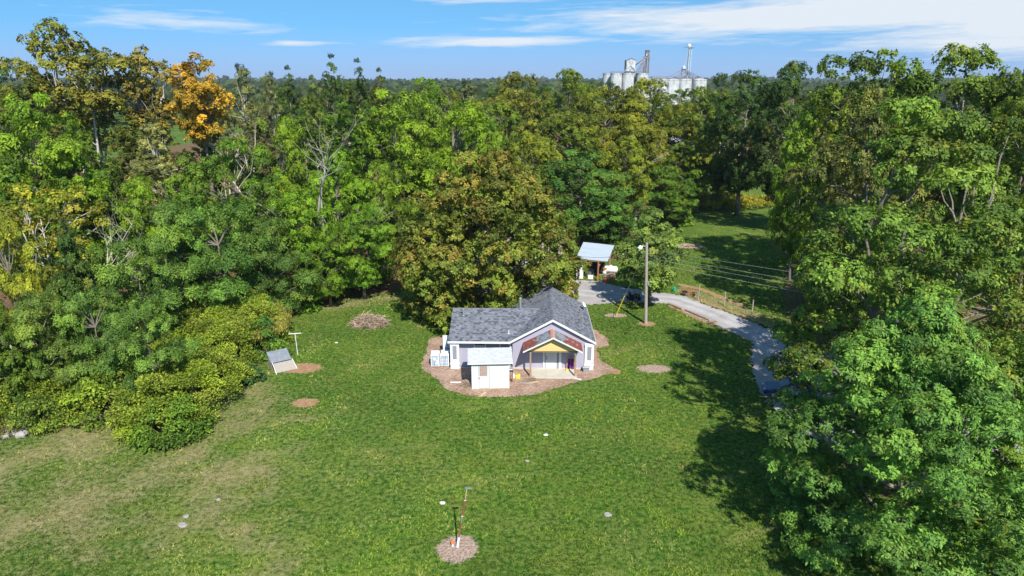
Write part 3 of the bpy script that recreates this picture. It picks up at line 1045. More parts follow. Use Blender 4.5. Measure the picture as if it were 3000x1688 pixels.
TREES = [
    ('cotton', -60.9, 100, 33.5, 7.3, 'olive', 'T1'),
    ('cotton', -54.4, 106, 30.3, 4.4, 'olive2', 'T2'),
    ('round', -42.8, 97, 29.1, 4.2, 'orange', 'T3'),
    ('round', -88.1, 125, 29.0, 7.0, 'dark', 'dark round tree behind the big lime-green tree, beyond the tallest cottonwood'),
    ('round', -75.2, 104, 24.8, 6.2, 'darkolive', 'dark olive tree just behind the top of the big lime-green tree'),
    ('walnut', -54.1, 79, 24.0, 6.7, 'bright', 'T6'),
    ('wispy', -48.6, 128, 28.3, 4.1, 'grey', 'thin grey-green twiggy tree on the skyline beside the orange tree|grey skyline trees by the orange tree'),
    ('wispy', -41.4, 122, 26.9, 3.6, 'grey', 'thin grey-green twiggy tree on the skyline beside the orange tree|grey skyline trees by the orange tree'),
    ('oval', -42.0, 134, 27.6, 3.6, 'dark', 'slender dark tree making a pointed tip on the skyline behind the dead trees|pointed dark skyline trees'),
    ('oval', -33.2, 132, 29.6, 3.5, 'dark', 'slender dark tree making a pointed tip on the skyline behind the dead trees|pointed dark skyline trees'),
    ('oval', -29.3, 136, 28.9, 4.0, 'dark', 'slender dark tree making a pointed tip on the skyline behind the dead trees|pointed dark skyline trees'),
    ('oval', -26.0, 140, 27.3, 3.8, 'darkolive', 'slender dark tree making a pointed tip on the skyline behind the dead trees|pointed dark skyline trees'),
    ('oval', -33.1, 118, 25.8, 3.5, 'olive3', 'small olive tree beneath the pointed dark skyline trees'),
    ('walnut', -17.5, 104, 24.1, 8.5, 'bright', 'T9'),
    ('walnut', -9.1, 108, 22.5, 8.0, 'bright', 'T9b'),
    ('walnut', -15.6, 122, 25.8, 7.2, 'bright2', 'bright green treetop rising behind the two broad bright green trees'),
    ('round', -33.9, 84, 19.0, 5.3, 'mid', 'T12'),
    ('wispy', -47.2, 92, 20.6, 4.4, 'silver', 'T13'),
    ('walnut', -30.9, 92, 21.0, 4.6, 'bright', 'bright green tree between the pale bare tree and the tallest dead tree'),
    ('oval', -49.4, 84, 16.4, 4.3, 'mid', 'mid-green tree beside the big lime-green tree, below the silvery tree'),
    ('oval', -42.7, 90, 16.4, 3.9, 'mid', 'mid-green tree next to the round mid-green tree'),
    ('walnut', -22.7, 88, 16.8, 4.9, 'bright', 'bright green tree just behind the thinner dead tree'),
    ('walnut', -25.1, 79, 13.4, 4.7, 'bright', 'bright green tree below the dead trees, next to the wide feathery locust'),
    ('walnut', -18.1, 80, 11.6, 4.1, 'bright2', 'bright green tree touching the lower side of the maple'),
    ('walnut', -17.3, 90, 15.3, 4.1, 'bright2', 'bright green tree between the thinner dead tree and the maple'),
    ('walnut', -21.5, 77, 9.8, 3.4, 'bright2', 'low bright green tree overhanging the lawn edge beyond the brush pile'),
    ('feather', -31.5, 71, 13.2, 6.0, 'feather', 'T14'),
    ('feather', -26.8, 74, 11.2, 4.4, 'feather', 'feathery locust between the wide locust and the bright green trees'),
    ('feather', -34.3, 60, 12.0, 4.7, 'feather', 'T15'),
    ('cottonb', -45.9, 66, 15.9, 5.1, 'yellowgreen', 'T16'),
    ('walnut', -40.0, 76, 15.4, 4.5, 'bright', 'bright green tree behind the rounded feathery locust'),
    ('oval', -54.3, 74, 17.5, 4.2, 'mid', 'mid-green tree under the big lime-green tree'),
    ('walnut', -53.1, 84, 18.0, 4.2, 'bright2', 'bright green tree just below the big lime-green tree'),
    ('oval', -38.6, 58, 13.7, 2.6, 'dark', 'WD2'),
    ('walnut', -43.6, 57, 14.5, 2.8, 'yellowgreen', 'WY'),
    ('feather', -37.1, 50, 9.7, 3.4, 'feather', 'low feathery locust above the rocks at the thicket end'),
    ('oval', -38.3, 48, 10.1, 2.2, 'mid', 'mid-green tree at the outer end of the thicket above the rocks'),
    ('feather', -33.9, 52, 9.7, 3.1, 'feather', 'low feathery locust in front of the dark glossy young tree'),
    ('feather', -28.5, 50, 9.3, 3.2, 'feather', 'WF2'),
    ('oval', -31.9, 82, 12.9, 3.6, 'mid', 'mid-green tree behind the wide feathery locust|mid-green trees behind the wide locust'),
    ('oval', -38.5, 80, 13.2, 4.1, 'mid', 'mid-green tree behind the wide feathery locust|mid-green trees behind the wide locust'),
    ('feather', -35.4, 70, 13.7, 4.2, 'feather', 'feathery locust just behind the rounded feathery locust'),
    ('oval', -45.6, 104, 21.2, 3.9, 'mid', 'mid-green tree at the foot of the orange autumn tree'),
    ('oval', -54.8, 100, 21.3, 4.2, 'darkolive', 'dark olive tree beneath the thin olive cottonwood'),
    ('oval', -41.1, 112, 22.4, 4.7, 'grey', 'WG2'),
    ('oval', -33.4, 112, 20.8, 4.7, 'mid', 'mid-green tree deep in the woodland behind the dead trees|mid-green trees behind the dead trees'),
    ('oval', -28.6, 118, 22.8, 4.4, 'mid', 'mid-green tree deep in the woodland behind the dead trees|mid-green trees behind the dead trees'),
    ('round', 0.0, 158, 27.3, 8.9, 'olive', 'olive tree on the skyline above the pale golden tree'),
    ('round', 13.1, 168, 28.1, 8.6, 'olive3', 'tall olive tree on the skyline beside the taller silos'),
    ('round', 19.6, 148, 24.4, 9.1, 'gold', 'gold-green tree right in front of the taller silos'),
    ('round', 29.4, 150, 26.0, 10.3, 'gold', 'WO2'),
    ('round', 42.0, 156, 24.2, 8.4, 'olive3', 'olive tree beside the end of the lower silos'),
    ('round', 22.2, 132, 19.7, 8.2, 'gold', 'gold-green tree below the yellow-gold tree at the silo foot'),
    ('round', 10.1, 128, 20.1, 8.2, 'olive3', 'olive tree rising just behind the wide deep green tree'),
    ('round', 3.4, 114, 17.2, 5.4, 'gold', 'WO3'),
    ('walnut', 10.5, 105, 15.4, 8.2, 'blue', 'T17'),
    ('round', 19.1, 116, 16.8, 4.9, 'gold', 'small gold-green tree in front of the bare grey tree'),
    ('walnut', 27.5, 122, 11.0, 5.8, 'mid', 'green tree at the woodland corner of the far lawn'),
    ('round', 42.2, 140, 18.3, 6.6, 'yellowgreen', 'T18'),
    ('round', 34.8, 140, 13.6, 5.2, 'mid', 'green tree behind the yellow bush of the far lawn'),
    ('walnut', 4.5, 99, 10.3, 4.8, 'mid', 'green tree standing behind the garage roof'),
    ('walnut', 15.8, 104, 9.6, 5.0, 'blue', 'deep green tree right behind the carport'),
    ('round', -2.6, 130, 21.9, 6.7, 'olive3', 'olive tree beside the bare thin tree, behind the maple'),
    ('round', -6.0, 120, 20.5, 4.8, 'bright2', 'small bright green tree between the broad bright trees and the pale golden tree'),
    ('wispy', -10.8, 170, 25.4, 6.6, 'grey', 'greyish twiggy tree far behind the broad bright green trees|grey far trees behind the bright trees'),
    ('wispy', -18.5, 180, 24.2, 7.0, 'grey', 'greyish twiggy tree far behind the broad bright green trees|grey far trees behind the bright trees'),
    ('open', 28.0, 45, 24.3, 9.8, 'right', 'R1'),
    ('round', 36.0, 70, 24.6, 6.3, 'brown', 'R2'),
    ('walnut', 37.2, 88, 21.8, 3.7, 'bright', 'R3'),
    ('round', 43.8, 86, 28.8, 9.2, 'olive3', 'R4'),
    ('round', 53.6, 84, 29.4, 8.9, 'rolive', 'R5'),
    ('round', 54.9, 74, 27.2, 6.7, 'rolive', 'R6'),
    ('round', 46.9, 118, 28.4, 7.5, 'dark', 'R7'),
    ('round', 44.6, 134, 27.3, 8.5, 'dark', 'R7'),
    ('open', 32.0, 58, 15.5, 5.0, 'right', 'R8'),
    ('open', 40.8, 52, 15.5, 4.1, 'right', 'R9'),
    ('oval', 36.7, 76, 7.6, 3.9, 'dark', 'dark low tree overhanging the lawn beside the fence posts'),
    ('oval', 30.0, 37, 11.2, 2.7, 'mid', 'R11'),
    ('oval', 43.8, 96, 12.7, 4.4, 'dark', 'dark tree shading the far half of the far lawn'),
    ('oval', 34.7, 64, 7.7, 3.2, 'right', 'R12'),
    ('oval', 26.2, 31, 5.9, 2.3, 'mid', 'R11'),
]
LAB = {
    'T1': ('tallest olive-yellow cottonwood with pale grey stems rising above the woodland skyline', None),
    'T2': ('thin olive cottonwood between the tallest cottonwood and the orange tree', None),
    'T3': ('tree in full orange autumn colour on the woodland skyline', None),
    'T6': ('big lime-green tree standing in front of the tallest cottonwood', None),
    'T9': ('broad bright green tree behind the orange-tinged maple, nearer the dead trees', None),
    'T9b': ('broad bright green tree directly behind the top of the orange-tinged maple', None),
    'T12': ('round mid-green tree in front of the pale stems below the orange tree', None),
    'T13': ('silvery green wispy tree below the orange autumn tree', None),
    'T14': ('wide feathery-leaved green locust behind the weed thicket', None),
    'T15': ('rounded feathery locust tree at the back corner of the weed thicket', None),
    'T16': ('yellow-green tree with bare leaning branches beside the feathery locusts', None),
    'T17': ('wide deep green tree beyond the open metal carport', None),
    'T18': ('yellow-green tree with dark trunk at the end of the far lawn', None),
    'WD2': ('dark glossy green young tree under the yellow-green tree with bare branches', None),
    'WG2': ('grey-green tree behind the dead trees of the woodland', None),
    'WF2': ('low feathery locust growing out of the middle of the weed thicket', None),
    'WY': ('yellow-green tree at the outer edge of the woodland by the thicket', None),
    'WO2': ('yellow-gold tree whose top covers the foot of the silos', None),
    'WO3': ('pale golden tree just behind the orange-tinged maple', None),
    'R1': ('huge open-crowned green tree with dark spreading limbs above the parked vehicles', None),
    'R2': ('brownish green tree beside the huge open-crowned tree and the far lawn', None),
    'R3': ('narrow bright green tree at the edge of the far lawn', None),
    'R4': ('tall olive tree rising behind the brownish tree', None),
    'R5': ('tall feathery tree on the skyline behind the huge open-crowned tree', None),
    'R6': ('feathery skyline tree beside the tallest feathery tree', None),
    'R7': ('dark green rounded tree at the end of the far lawn', 'dark trees at the end of the far lawn'),
    'R8': ('lower green tree with open limbs overhanging the driveway bend', None),
    'R9': ('green tree with open limbs behind the parked vehicles', None),
    'R11': ('mid-green bushy tree beside the feathery front locust', 'bushy trees beside the front locust'),
    'R12': ('low green tree overhanging the gravel driveway', None),
}
AUT = dict(olive=.22, olive2=.30, orange=.7, gold=.25, olive3=.14, brown=.22, yellowgreen=.22, right=.10, rolive=.18)
CM = dict(orange='leaf_orange', gold='leaf_olive', olive='leaf_olive')
for i, (kd, X, Y, H, R, c, l) in enumerate(TREES):
    lab, grp = LAB.get(l) or (l.split('|') + [None])[:2]
    nm = {'cotton': 'cottonwood_tree', 'feather': 'locust_tree', 'walnut': 'leafy_tree'}.get(kd, 'tree')
    make_tree(X, Y, H, R, kd, c, 100 + i, lab, group=grp, name=nm, autp=AUT.get(c, .06), crown_mat=CM.get(c),
              zlo={'R1': .14, 'T3': .58}.get(l),
              **(dict(unique=True, leafm=.25, dens=1.0) if l == 'R1' else dict(unique=True, leafm=.30, dens=.95) if l in ('T1', 'T2', 'T3') else {}))

# the individual trees round the house
make_tree(-2.7, 75.6, 18.0, 10.7, 'maple', 'maple', 11, 'large round maple with orange-tinged leaves hanging over the house roof', name='maple_tree',
          autp=.10, crown_mat='leaf_maple', zlo=.05, dens=1.0, lobes=.07, unique=True, leafm=.25)
make_tree(16.2, 77.2, 11.7, 4.3, 'oval', 'pale', 12, 'small leafy tree growing beside the utility pole on the driveway edge', name='small_tree', autp=.08)
make_tree(21.2, 32.4, 15.3, 7.7, 'locust', 'locust', 14, 'big feathery-leaved locust tree standing in front of the parked vehicles', name='locust_tree', leafm=.195, autp=.08, dens=1.0, zlo=.05, lobes=.14, unique=True)

for X, Y, H, R, sd, lab, ln in [
        (-24.0, 83.5, 25.0, 5, 3, 'tallest bare dead tree with pale forked branches in the woodland', (.02, 0)),
        (-21.6, 85, 23.0, 4, 8, 'thinner bare dead tree beside the tallest dead tree', (.0, 0)),
        (-36.5, 97, 24, 4, 15, 'bare pale tree rising below the orange autumn tree', (.08, 0)),
        (-41.5, 99, 22, 4, 16, 'bare leaning tree between the orange tree and the silvery tree', (-.10, 0)),
        (-42.6, 62, 15.5, 5, 21, 'bare pale branches leaning out of the yellow-green tree', (.25, 0)),
        (-40.2, 52.5, 10.5, 3, 22, 'small bare tree at the outer edge of the weed thicket', (-.1, 0)),
        (22.5, 124, 18.5, 4, 23, 'bare grey tree among the olive-gold trees', (.12, 0)),
        (-1.0, 140, 23.0, 4, 24, 'bare thin tree behind the pale golden tree', (.0, 0))]:
    bare_tree(X, Y, H, R, sd, lab, lean=ln)

# background trees behind the woodland
rb = np.random.default_rng(77)
far_spots = [(-110, 150), (-84, 158), (-52, 150), (-38, 152), (-28, 168), (-44, 180), (-16, 205), (-5, 215), (8, 225), (-30, 230), (-48, 240), (25, 235), (44, 215), (60, 225),
             (-20, 270), (5, 285), (30, 280), (-60, 270), (-85, 250), (60, 290), (85, 300), (110, 290), (75, 250), (100, 240), (125, 250), (-10, 330), (20, 350), (50, 360), (-45, 340),
             (-80, 330), (90, 370), (125, 360), (160, 350), (150, 300), (70, 180), (86, 170), (100, 185), (74, 140), (88, 130), (96, 112), (72, 100), (80, 88), (68, 116)]
for j, (X, Y) in enumerate(far_spots):
    make_tree(X + rb.uniform(-3, 3), Y + rb.uniform(-4, 4), rb.uniform(20, 25.5), rb.uniform(5.5, 7.5), ('round', 'oval', 'wispy')[j % 3], ('dark', 'darkolive', 'grey', 'mid', 'olive3')[rb.integers(0, 5)],
              700 + j, 'dark far tree behind the woodland', group='far trees behind the woodland', name='far_tree')


def leaf_mass(name, C, crs, leaf, asp, ob, droop, colour, mat, seed, autp, label, cat, kind=None, dens=.9, upright=0.0):
    """a mass of foliage from clump centres"""
    rng = np.random.default_rng(seed)
    nc = len(C)
    la = leaf * leaf * asp * .5
    nl = np.maximum(5, dens * 2 * math.pi * crs ** 2 * (.5 + .5 * ob) / la / 1.9).astype(int)
    ci = np.repeat(np.arange(nc), nl)
    N = len(ci)
    n = unit(rng.normal(0, 1, (N, 3)))
    n[:, 2] = np.where(rng.random(N) < .8, np.abs(n[:, 2]), n[:, 2])
    pos = C[ci] + n * np.array([1, 1, ob]) * (crs[ci] * (1 - .55 * rng.random(N) ** 1.5))[:, None]
    pos[:, 2] = np.maximum(pos[:, 2], leaf * .3)
    o_ = unit(n * np.array([1, 1, 0]) + rng.normal(0, .5, (N, 3)))
    dirv = o_ * (1 - upright) + np.array([0, 0, -droop * (1 - upright) + 1.3 * upright])
    nor = unit(n * .6 + np.array([0, -.25 * upright, .6]) + rng.normal(0, .55, (N, 3)))
    ln = leaf * rng.uniform(.6, 1.4, N)
    ct = np.clip(rng.normal(.45, .22, nc), 0, 1)
    tint = np.clip(ct[ci] + rng.normal(0, .2, N), 0, 1)
    ca = np.clip(rng.normal(autp, autp * .7 + .03, nc), 0, 1)
    aut = np.clip(ca[ci] * rng.uniform(.3, 1.7, N), 0, 1)
    me = leaf_mesh(name, pos, dirv, nor, ln, ln * asp * 1.25, tint, aut, mat)
    LEAFTOT[0] += N
    o = link(bpy.data.objects.new(name, me))
    o.color = (*colour, 1)
    return tag(o, label, cat, kind=kind)


def scatter(poly, n, seed):
    rng = np.random.default_rng(seed)
    P = np.array(poly)
    lo, hi = P.min(0), P.max(0)
    x = rng.uniform(lo[0], hi[0], n * 5)
    y = rng.uniform(lo[1], hi[1], n * 5)
    k = in_poly(x, y, poly)
    return x[k][:n], y[k][:n], rng


def thicket():
    x, y, rng = scatter(THICKET, 620, 9)
    de = seg_dist(x, y, THICKET + [THICKET[0]])
    h = np.minimum(3.0, .7 + de * 1.3) * (.6 + .7 * fbm(x * .35, y * .35, 8)) * 1.3
    C = np.stack([x, y, np.maximum(h - .5, .3)], 1)
    crs = rng.uniform(.6, 1.1, len(x))
    leaf_mass('weed_thicket', C, crs, .20, .42, .8, .3, (0.180, 0.275, 0.030), 'leaf_weed', 10, .16,
              'dense yellow-green thicket of tall goldenrod weeds beside the lawn', 'weeds', 'stuff', dens=1.0, upright=.35)
    # tall pale goldenrod at the back of the thicket, by the woodland edge
    pl = [(-33, 62), (-25.5, 60.5), (-22.8, 63.5), (-23.6, 68.5), (-27, 72), (-34, 70)]
    x, y, rng = scatter(pl, 190, 19)
    C = np.stack([x, y, 1.5 + .9 * fbm(x * .5, y * .5, 4)], 1)
    leaf_mass('goldenrod', C, rng.uniform(.5, .95, len(x)), .26, .25, .9, .1, (0.250, 0.265, 0.070), 'leaf_weed', 20, .30,
              'pale feathery goldenrod stand at the back of the thicket below the locusts', 'weeds', 'stuff', dens=1.1, upright=.65)
    # the far meadow strip between lawn and trees
    pl = [(34, 139), (48, 137.5), (56, 142), (52, 150), (38, 150)]
    x, y, rng = scatter(pl, 150, 29)
    C = np.stack([x, y, .4 + 1.2 * fbm(x * .5, y * .5, 4) + (y - 139) * .05], 1)
    leaf_mass('goldenrod', C, rng.uniform(.7, 1.2, len(x)), .5, .3, .8, .1, (0.290, 0.290, 0.028), 'leaf_weed', 30, .3,
              'yellow flowering goldenrod strip at the end of the far lawn', 'weeds', 'stuff', upright=.5)
    # undergrowth along the woodland edge
    rng = np.random.default_rng(3)
    t = rng.random(150)
    pts = np.array([(-44, 60), (-34, 74), (-27, 77), (-21, 82), (-16, 86), (-9, 93), (2, 98), (12, 100), (20, 103)])
    i = (t * 8).astype(int)
    f = (t * 8 - i)[:, None]
    p = pts[i] * (1 - f) + pts[i + 1] * f + rng.normal(0, 1.3, (150, 2))
    C = np.stack([p[:, 0], p[:, 1] + 1.5, rng.uniform(.5, 1.6, 150)], 1)
    leaf_mass('undergrowth', C, rng.uniform(.7, 1.5, 150), .36, .4, .8, .4, (0.070, 0.150, 0.022), 'leaf_green', 31, .1,
              'low green undergrowth along the shaded edge of the woodland', 'undergrowth', 'stuff', dens=.7)


thicket()


def shrub(X, Y, H, R, colour, seed, label, leaf=.24, asp=.45, mat='leaf_green', droop=.4, autp=.06, up=0.0, name='shrub', group=None):
    rng = np.random.default_rng(seed)
    n = int(16 + 9 * R * R)
    th, t = rng.uniform(0, 6.283, n), rng.random(n)
    r = R * np.sqrt(np.clip(1 - (t * .95) ** 2, 0, 1)) * (1 - .4 * rng.random(n) ** 2)
    C = np.stack([X + r * np.cos(th), Y + r * np.sin(th), np.maximum(t * H - .2, .25)], 1)
    root = empty(name, (X, Y, 0), label, 'shrub', group=group)
    o = leaf_mass('foliage', C - np.array([X, Y, 0]), rng.uniform(.4, .8, n) * (.5 + .25 * R), leaf, asp, .75, droop, COL.get(colour) or tuple(1.45 * q for q in colour), mat, seed, autp, None, None, upright=up, dens=1.1)
    o.parent = root
    mb = MB()
    for j in range(min(n, 14)):
        c = C[j] - np.array([X, Y, 0])
        mb.tube(curve((.15 * c[0], .15 * c[1], -.05), c, .1, 4, rng, .04), [.04, .03, .02, .01], 4, cap=False)
    mb.build('stems', 'bark', root)
    return root


shrub(-25.6, 46.0, 3.0, 2.4, (0.075, 0.150, 0.020), 61, 'dense dark green shrub at the lawn corner of the thicket', leaf=.22)
shrub(-28.3, 48.0, 3.2, 2.2, (0.125, 0.185, 0.022), 62, 'green shrub just behind the dark corner shrub of the thicket', leaf=.22)
shrub(-32.5, 49.0, 3.4, 2.4, (0.105, 0.175, 0.022), 63, 'mid-green shrub in the front row of the thicket', leaf=.24)
shrub(-36.5, 47.2, 2.6, 1.8, (0.085, 0.140, 0.022), 64, 'green shrub beside the pale stump at the thicket end', leaf=.22)
shrub(-24.3, 62.6, 3.4, 1.3, (0.035, 0.110, 0.022), 65, 'dark green pinnate-leaved sapling beside the clothes-line post', leaf=.5, asp=.22, droop=.7, name='sapling')
shrub(-22.6, 61.2, 1.8, 1.0, (0.060, 0.130, 0.020), 66, 'low leafy shrub between the coop and the clothes-line post', leaf=.28)
shrub(-23.6, 55.8, 1.4, 1.2, (0.030, 0.090, 0.030), 67, 'dark green plants under the tilted coop', leaf=.26)
shrub(-27.4, 70.0, 3.6, 2.0, (0.045, 0.115, 0.020), 68, 'green sumac shrub at the end of the goldenrod stand', leaf=.5, asp=.24, droop=.7)
shrub(-23.8, 76.0, 3.0, 1.8, (0.075, 0.165, 0.015), 69, 'bright green shrub at the woodland edge beyond the brush pile', leaf=.4)
shrub(-38.0, 46.2, 1.3, 1.0, (0.190, 0.200, 0.110), 70, 'pale grey-green weed clump beside the stump', leaf=.2, asp=.25, up=.6, mat='leaf_weed')
shrub(33.0, 134.5, 3.5, 2.6, 'yellowgreen', 71, 'yellow-green bush at the far end of the lawn', leaf=.5)
shrub(30.5, 126.0, 4.0, 3.0, (0.070, 0.140, 0.02), 72, 'green bush at the far woodland corner of the lawn', leaf=.5)


def distant_woodland():
    """the wooded land between the near trees and the horizon: one far mass"""
    rng = np.random.default_rng(41)
    N = 9000
    y = 420 + 3300 * rng.random(N) ** 2.2
    x = rng.uniform(-.95, .95, N) * y
    ridge = fbm(x * .0022, y * .0016, 5)
    top = 14 + 7 * fbm(x * .018, y * .018, 9) + np.clip((y - 900) / 2000, 0, 1) * (4 + 34 * (ridge - .35))
    keep = ~((x > 50) & (x < 170) & (y < 620))
    x, y, top = x[keep], y[keep], top[keep]
    N = len(x)
    C = np.stack([x, y, top], 1)
    sz = y * .0042 + 1.2
    ci = np.repeat(np.arange(N), 5)
    pos = C[ci] + rng.normal(0, 1, (N * 5, 3)) * (sz[ci] * np.array([[1.0, 1.0, 0.9]]).T).T * np.array([1.3, 1.3, .4])
    pos[:, 2] -= rng.random(N * 5) * 8
    nor = unit(np.array([0, -.6, .8]) + rng.normal(0, .5, (N * 5, 3)))
    dirv = unit(rng.normal(0, 1, (N * 5, 3)))
    dirv = dirv - nor * np.sum(dirv * nor, 1, keepdims=True)
    ln = sz[ci] * rng.uniform(1.2, 2.4, N * 5)
    ct = np.clip(rng.normal(.35, .25, N), 0, 1)
    me = leaf_mesh('distant_woodland', pos, dirv, nor, ln, ln * .75, np.clip(ct[ci] + rng.normal(0, .15, N * 5), 0, 1),
                   np.clip(rng.normal(.08, .12, N * 5), 0, 1), 'leaf_green')
    o = link(bpy.data.objects.new('distant_woodland', me))
    o.color = (0.030, 0.055, 0.020, 1)
    tag(o, 'dark wooded ridge along the horizon beyond the grain elevator', 'woodland', kind='stuff')


distant_woodland()
print('LEAVES', LEAFTOT[0])

# ------------------------------------------------------------------ the house


def prism_x(mb, poly, x0, x1):
    n = len(poly)
    vs_ = [(x0, y, z) for y, z in poly] + [(x1, y, z) for y, z in poly]
    return mb.add(vs_, [tuple(range(n)), tuple(n + i for i in reversed(range(n)))] + [(i, n + i, n + (i + 1) % n, (i + 1) % n) for i in range(n)])


def tab_mesh(w, e, th, mat, name='shingle'):
    """one shingle: thick at the butt, thin at the top; local x along the course, y up the slope, z off the roof"""
    mb = MB()
    mb.add([(0, 0, .002), (w, 0, .002), (0, 0, th), (w, 0, th), (0, e * 1.04, .004), (w, e * 1.04, .004)], [(2, 3, 5, 4), (0, 1, 3, 2), (0, 2, 4), (1, 5, 3)])
    me = bpy.data.meshes.new(name)
    me.from_pydata(mb.v, [], mb.f)
    me.materials.append(MAT[mat])
    return me


def basis(O, A, U):
    A, U = Vector(A).normalized(), Vector(U).normalized()
    N = A.cross(U).normalized()
    M = Matrix((A, U, N)).transposed().to_4x4()
    M.translation = Vector(O) + N * .004
    return M


def shingle_roof(parent, O, A, U, L, S, e, w, mat, seed, keep=None, single=lambda r, a_: False, colf=None, th=.02):
    """courses of shingles over the slope; single() says which are objects of their own, the rest is one part"""
    rng = random.Random(seed)
    M = basis(O, A, U)
    tm = {}
    rest = MB()
    tints = []
    r = 0
    s = 0.0
    while s < S - .03:
        ee = min(e, S - s)
        a_ = -rng.uniform(0, w)
        while a_ < L:
            ww = w * rng.uniform(.85, 1.15)
            a0, a1 = max(a_, 0), min(a_ + ww, L)
            a_ += ww
            if a1 - a0 < .04 or (keep and not keep((a0 + a1) / 2, s + ee / 2)):
                continue
            shade = rng.choice([.5, .68, .95, 1.0, 1.1, 1.28])
            if single(r, a0):
                mm, cc = (mat, (shade,) * 3) if colf is None else colf((a0 + a1) / 2, s + ee / 2, rng, shade)
                key = (mm, round((a1 - a0) * 20), round(ee * 20))
                if key not in tm:
                    tm[key] = tab_mesh(a1 - a0 - .012, ee, th, mm)
                o = bpy.data.objects.new('shingle', tm[key])
                link(o, parent)
                o.matrix_local = M @ Matrix.Translation((a0, s, 0))
                o.color = (*cc, 1)
            else:
                t_ = th * (1 if shade > .7 else .6)
                v = [(a0, s, .002), (a1 - .012, s, .002), (a0, s, t_), (a1 - .012, s, t_), (a0, s + ee * 1.04, .004), (a1 - .012, s + ee * 1.04, .004)]
                rest.add([M @ Vector(p) for p in v], [(2, 3, 5, 4), (0, 1, 3, 2), (0, 2, 4), (1, 5, 3)])
                tints += [shade] * 4
        s += e
        r += 1
    if rest.v:
        me = bpy.data.meshes.new('shingles')
        me.from_pydata(rest.v, [], rest.f)
        at = me.attributes.new('shade', 'FLOAT', 'FACE')
        at.data.foreach_set('value', tints)
        me.materials.append(MAT[mat + '_mass'])
        o = link(bpy.data.objects.new('shingles', me), parent)
        o['kind'] = 'stuff'


def shingle_mass_mat(src):
    m = MAT[src].copy()
    m.name = src + '_mass'
    t = m.node_tree
    oi = next(n for n in t.nodes if n.type == 'OBJECT_INFO')
    at = nd(t, 'ShaderNodeAttribute', attribute_name='shade')
    for l in list(oi.outputs['Color'].links):
        t.links.new(at.outputs['Fac'], l.to_socket)
    MAT[src + '_mass'] = m


shingle_mass_mat('shingle')
shingle_mass_mat('shingle_white')


def window(parent, x0, x1, z0, z1, y, curtain=False, mat='glass_dark', name='window', fw=.09):
    """frame as the part, pane (and curtain) as its pieces; faces -y"""
    mb = MB()
    mb.box(x0, x0 + fw, y - .07, y + .02, z0, z1).box(x1 - fw, x1, y - .07, y + .02, z0, z1)
    mb.box(x0 + fw, x1 - fw, y - .07, y + .02, z1 - fw, z1).box(x0 + fw, x1 - fw, y - .07, y + .02, z0, z0 + fw)
    f = mb.build(name, 'white_paint', parent)
    MB().box(x0 + fw, x1 - fw, y - .03, y + .0, z0 + fw, z1 - fw).build('pane', mat, f)
    if curtain:
        q = MB()
        n = 6
        for i in range(n):
            xa = x0 + fw + (x1 - x0 - 2 * fw) * i / n
            q.box(xa + .02, xa + (x1 - x0 - 2 * fw) / n - .02, y - .036, y - .031, z0 + fw, z1 - fw - .15)
        q.build('curtain', 'curtain', f)
    return f


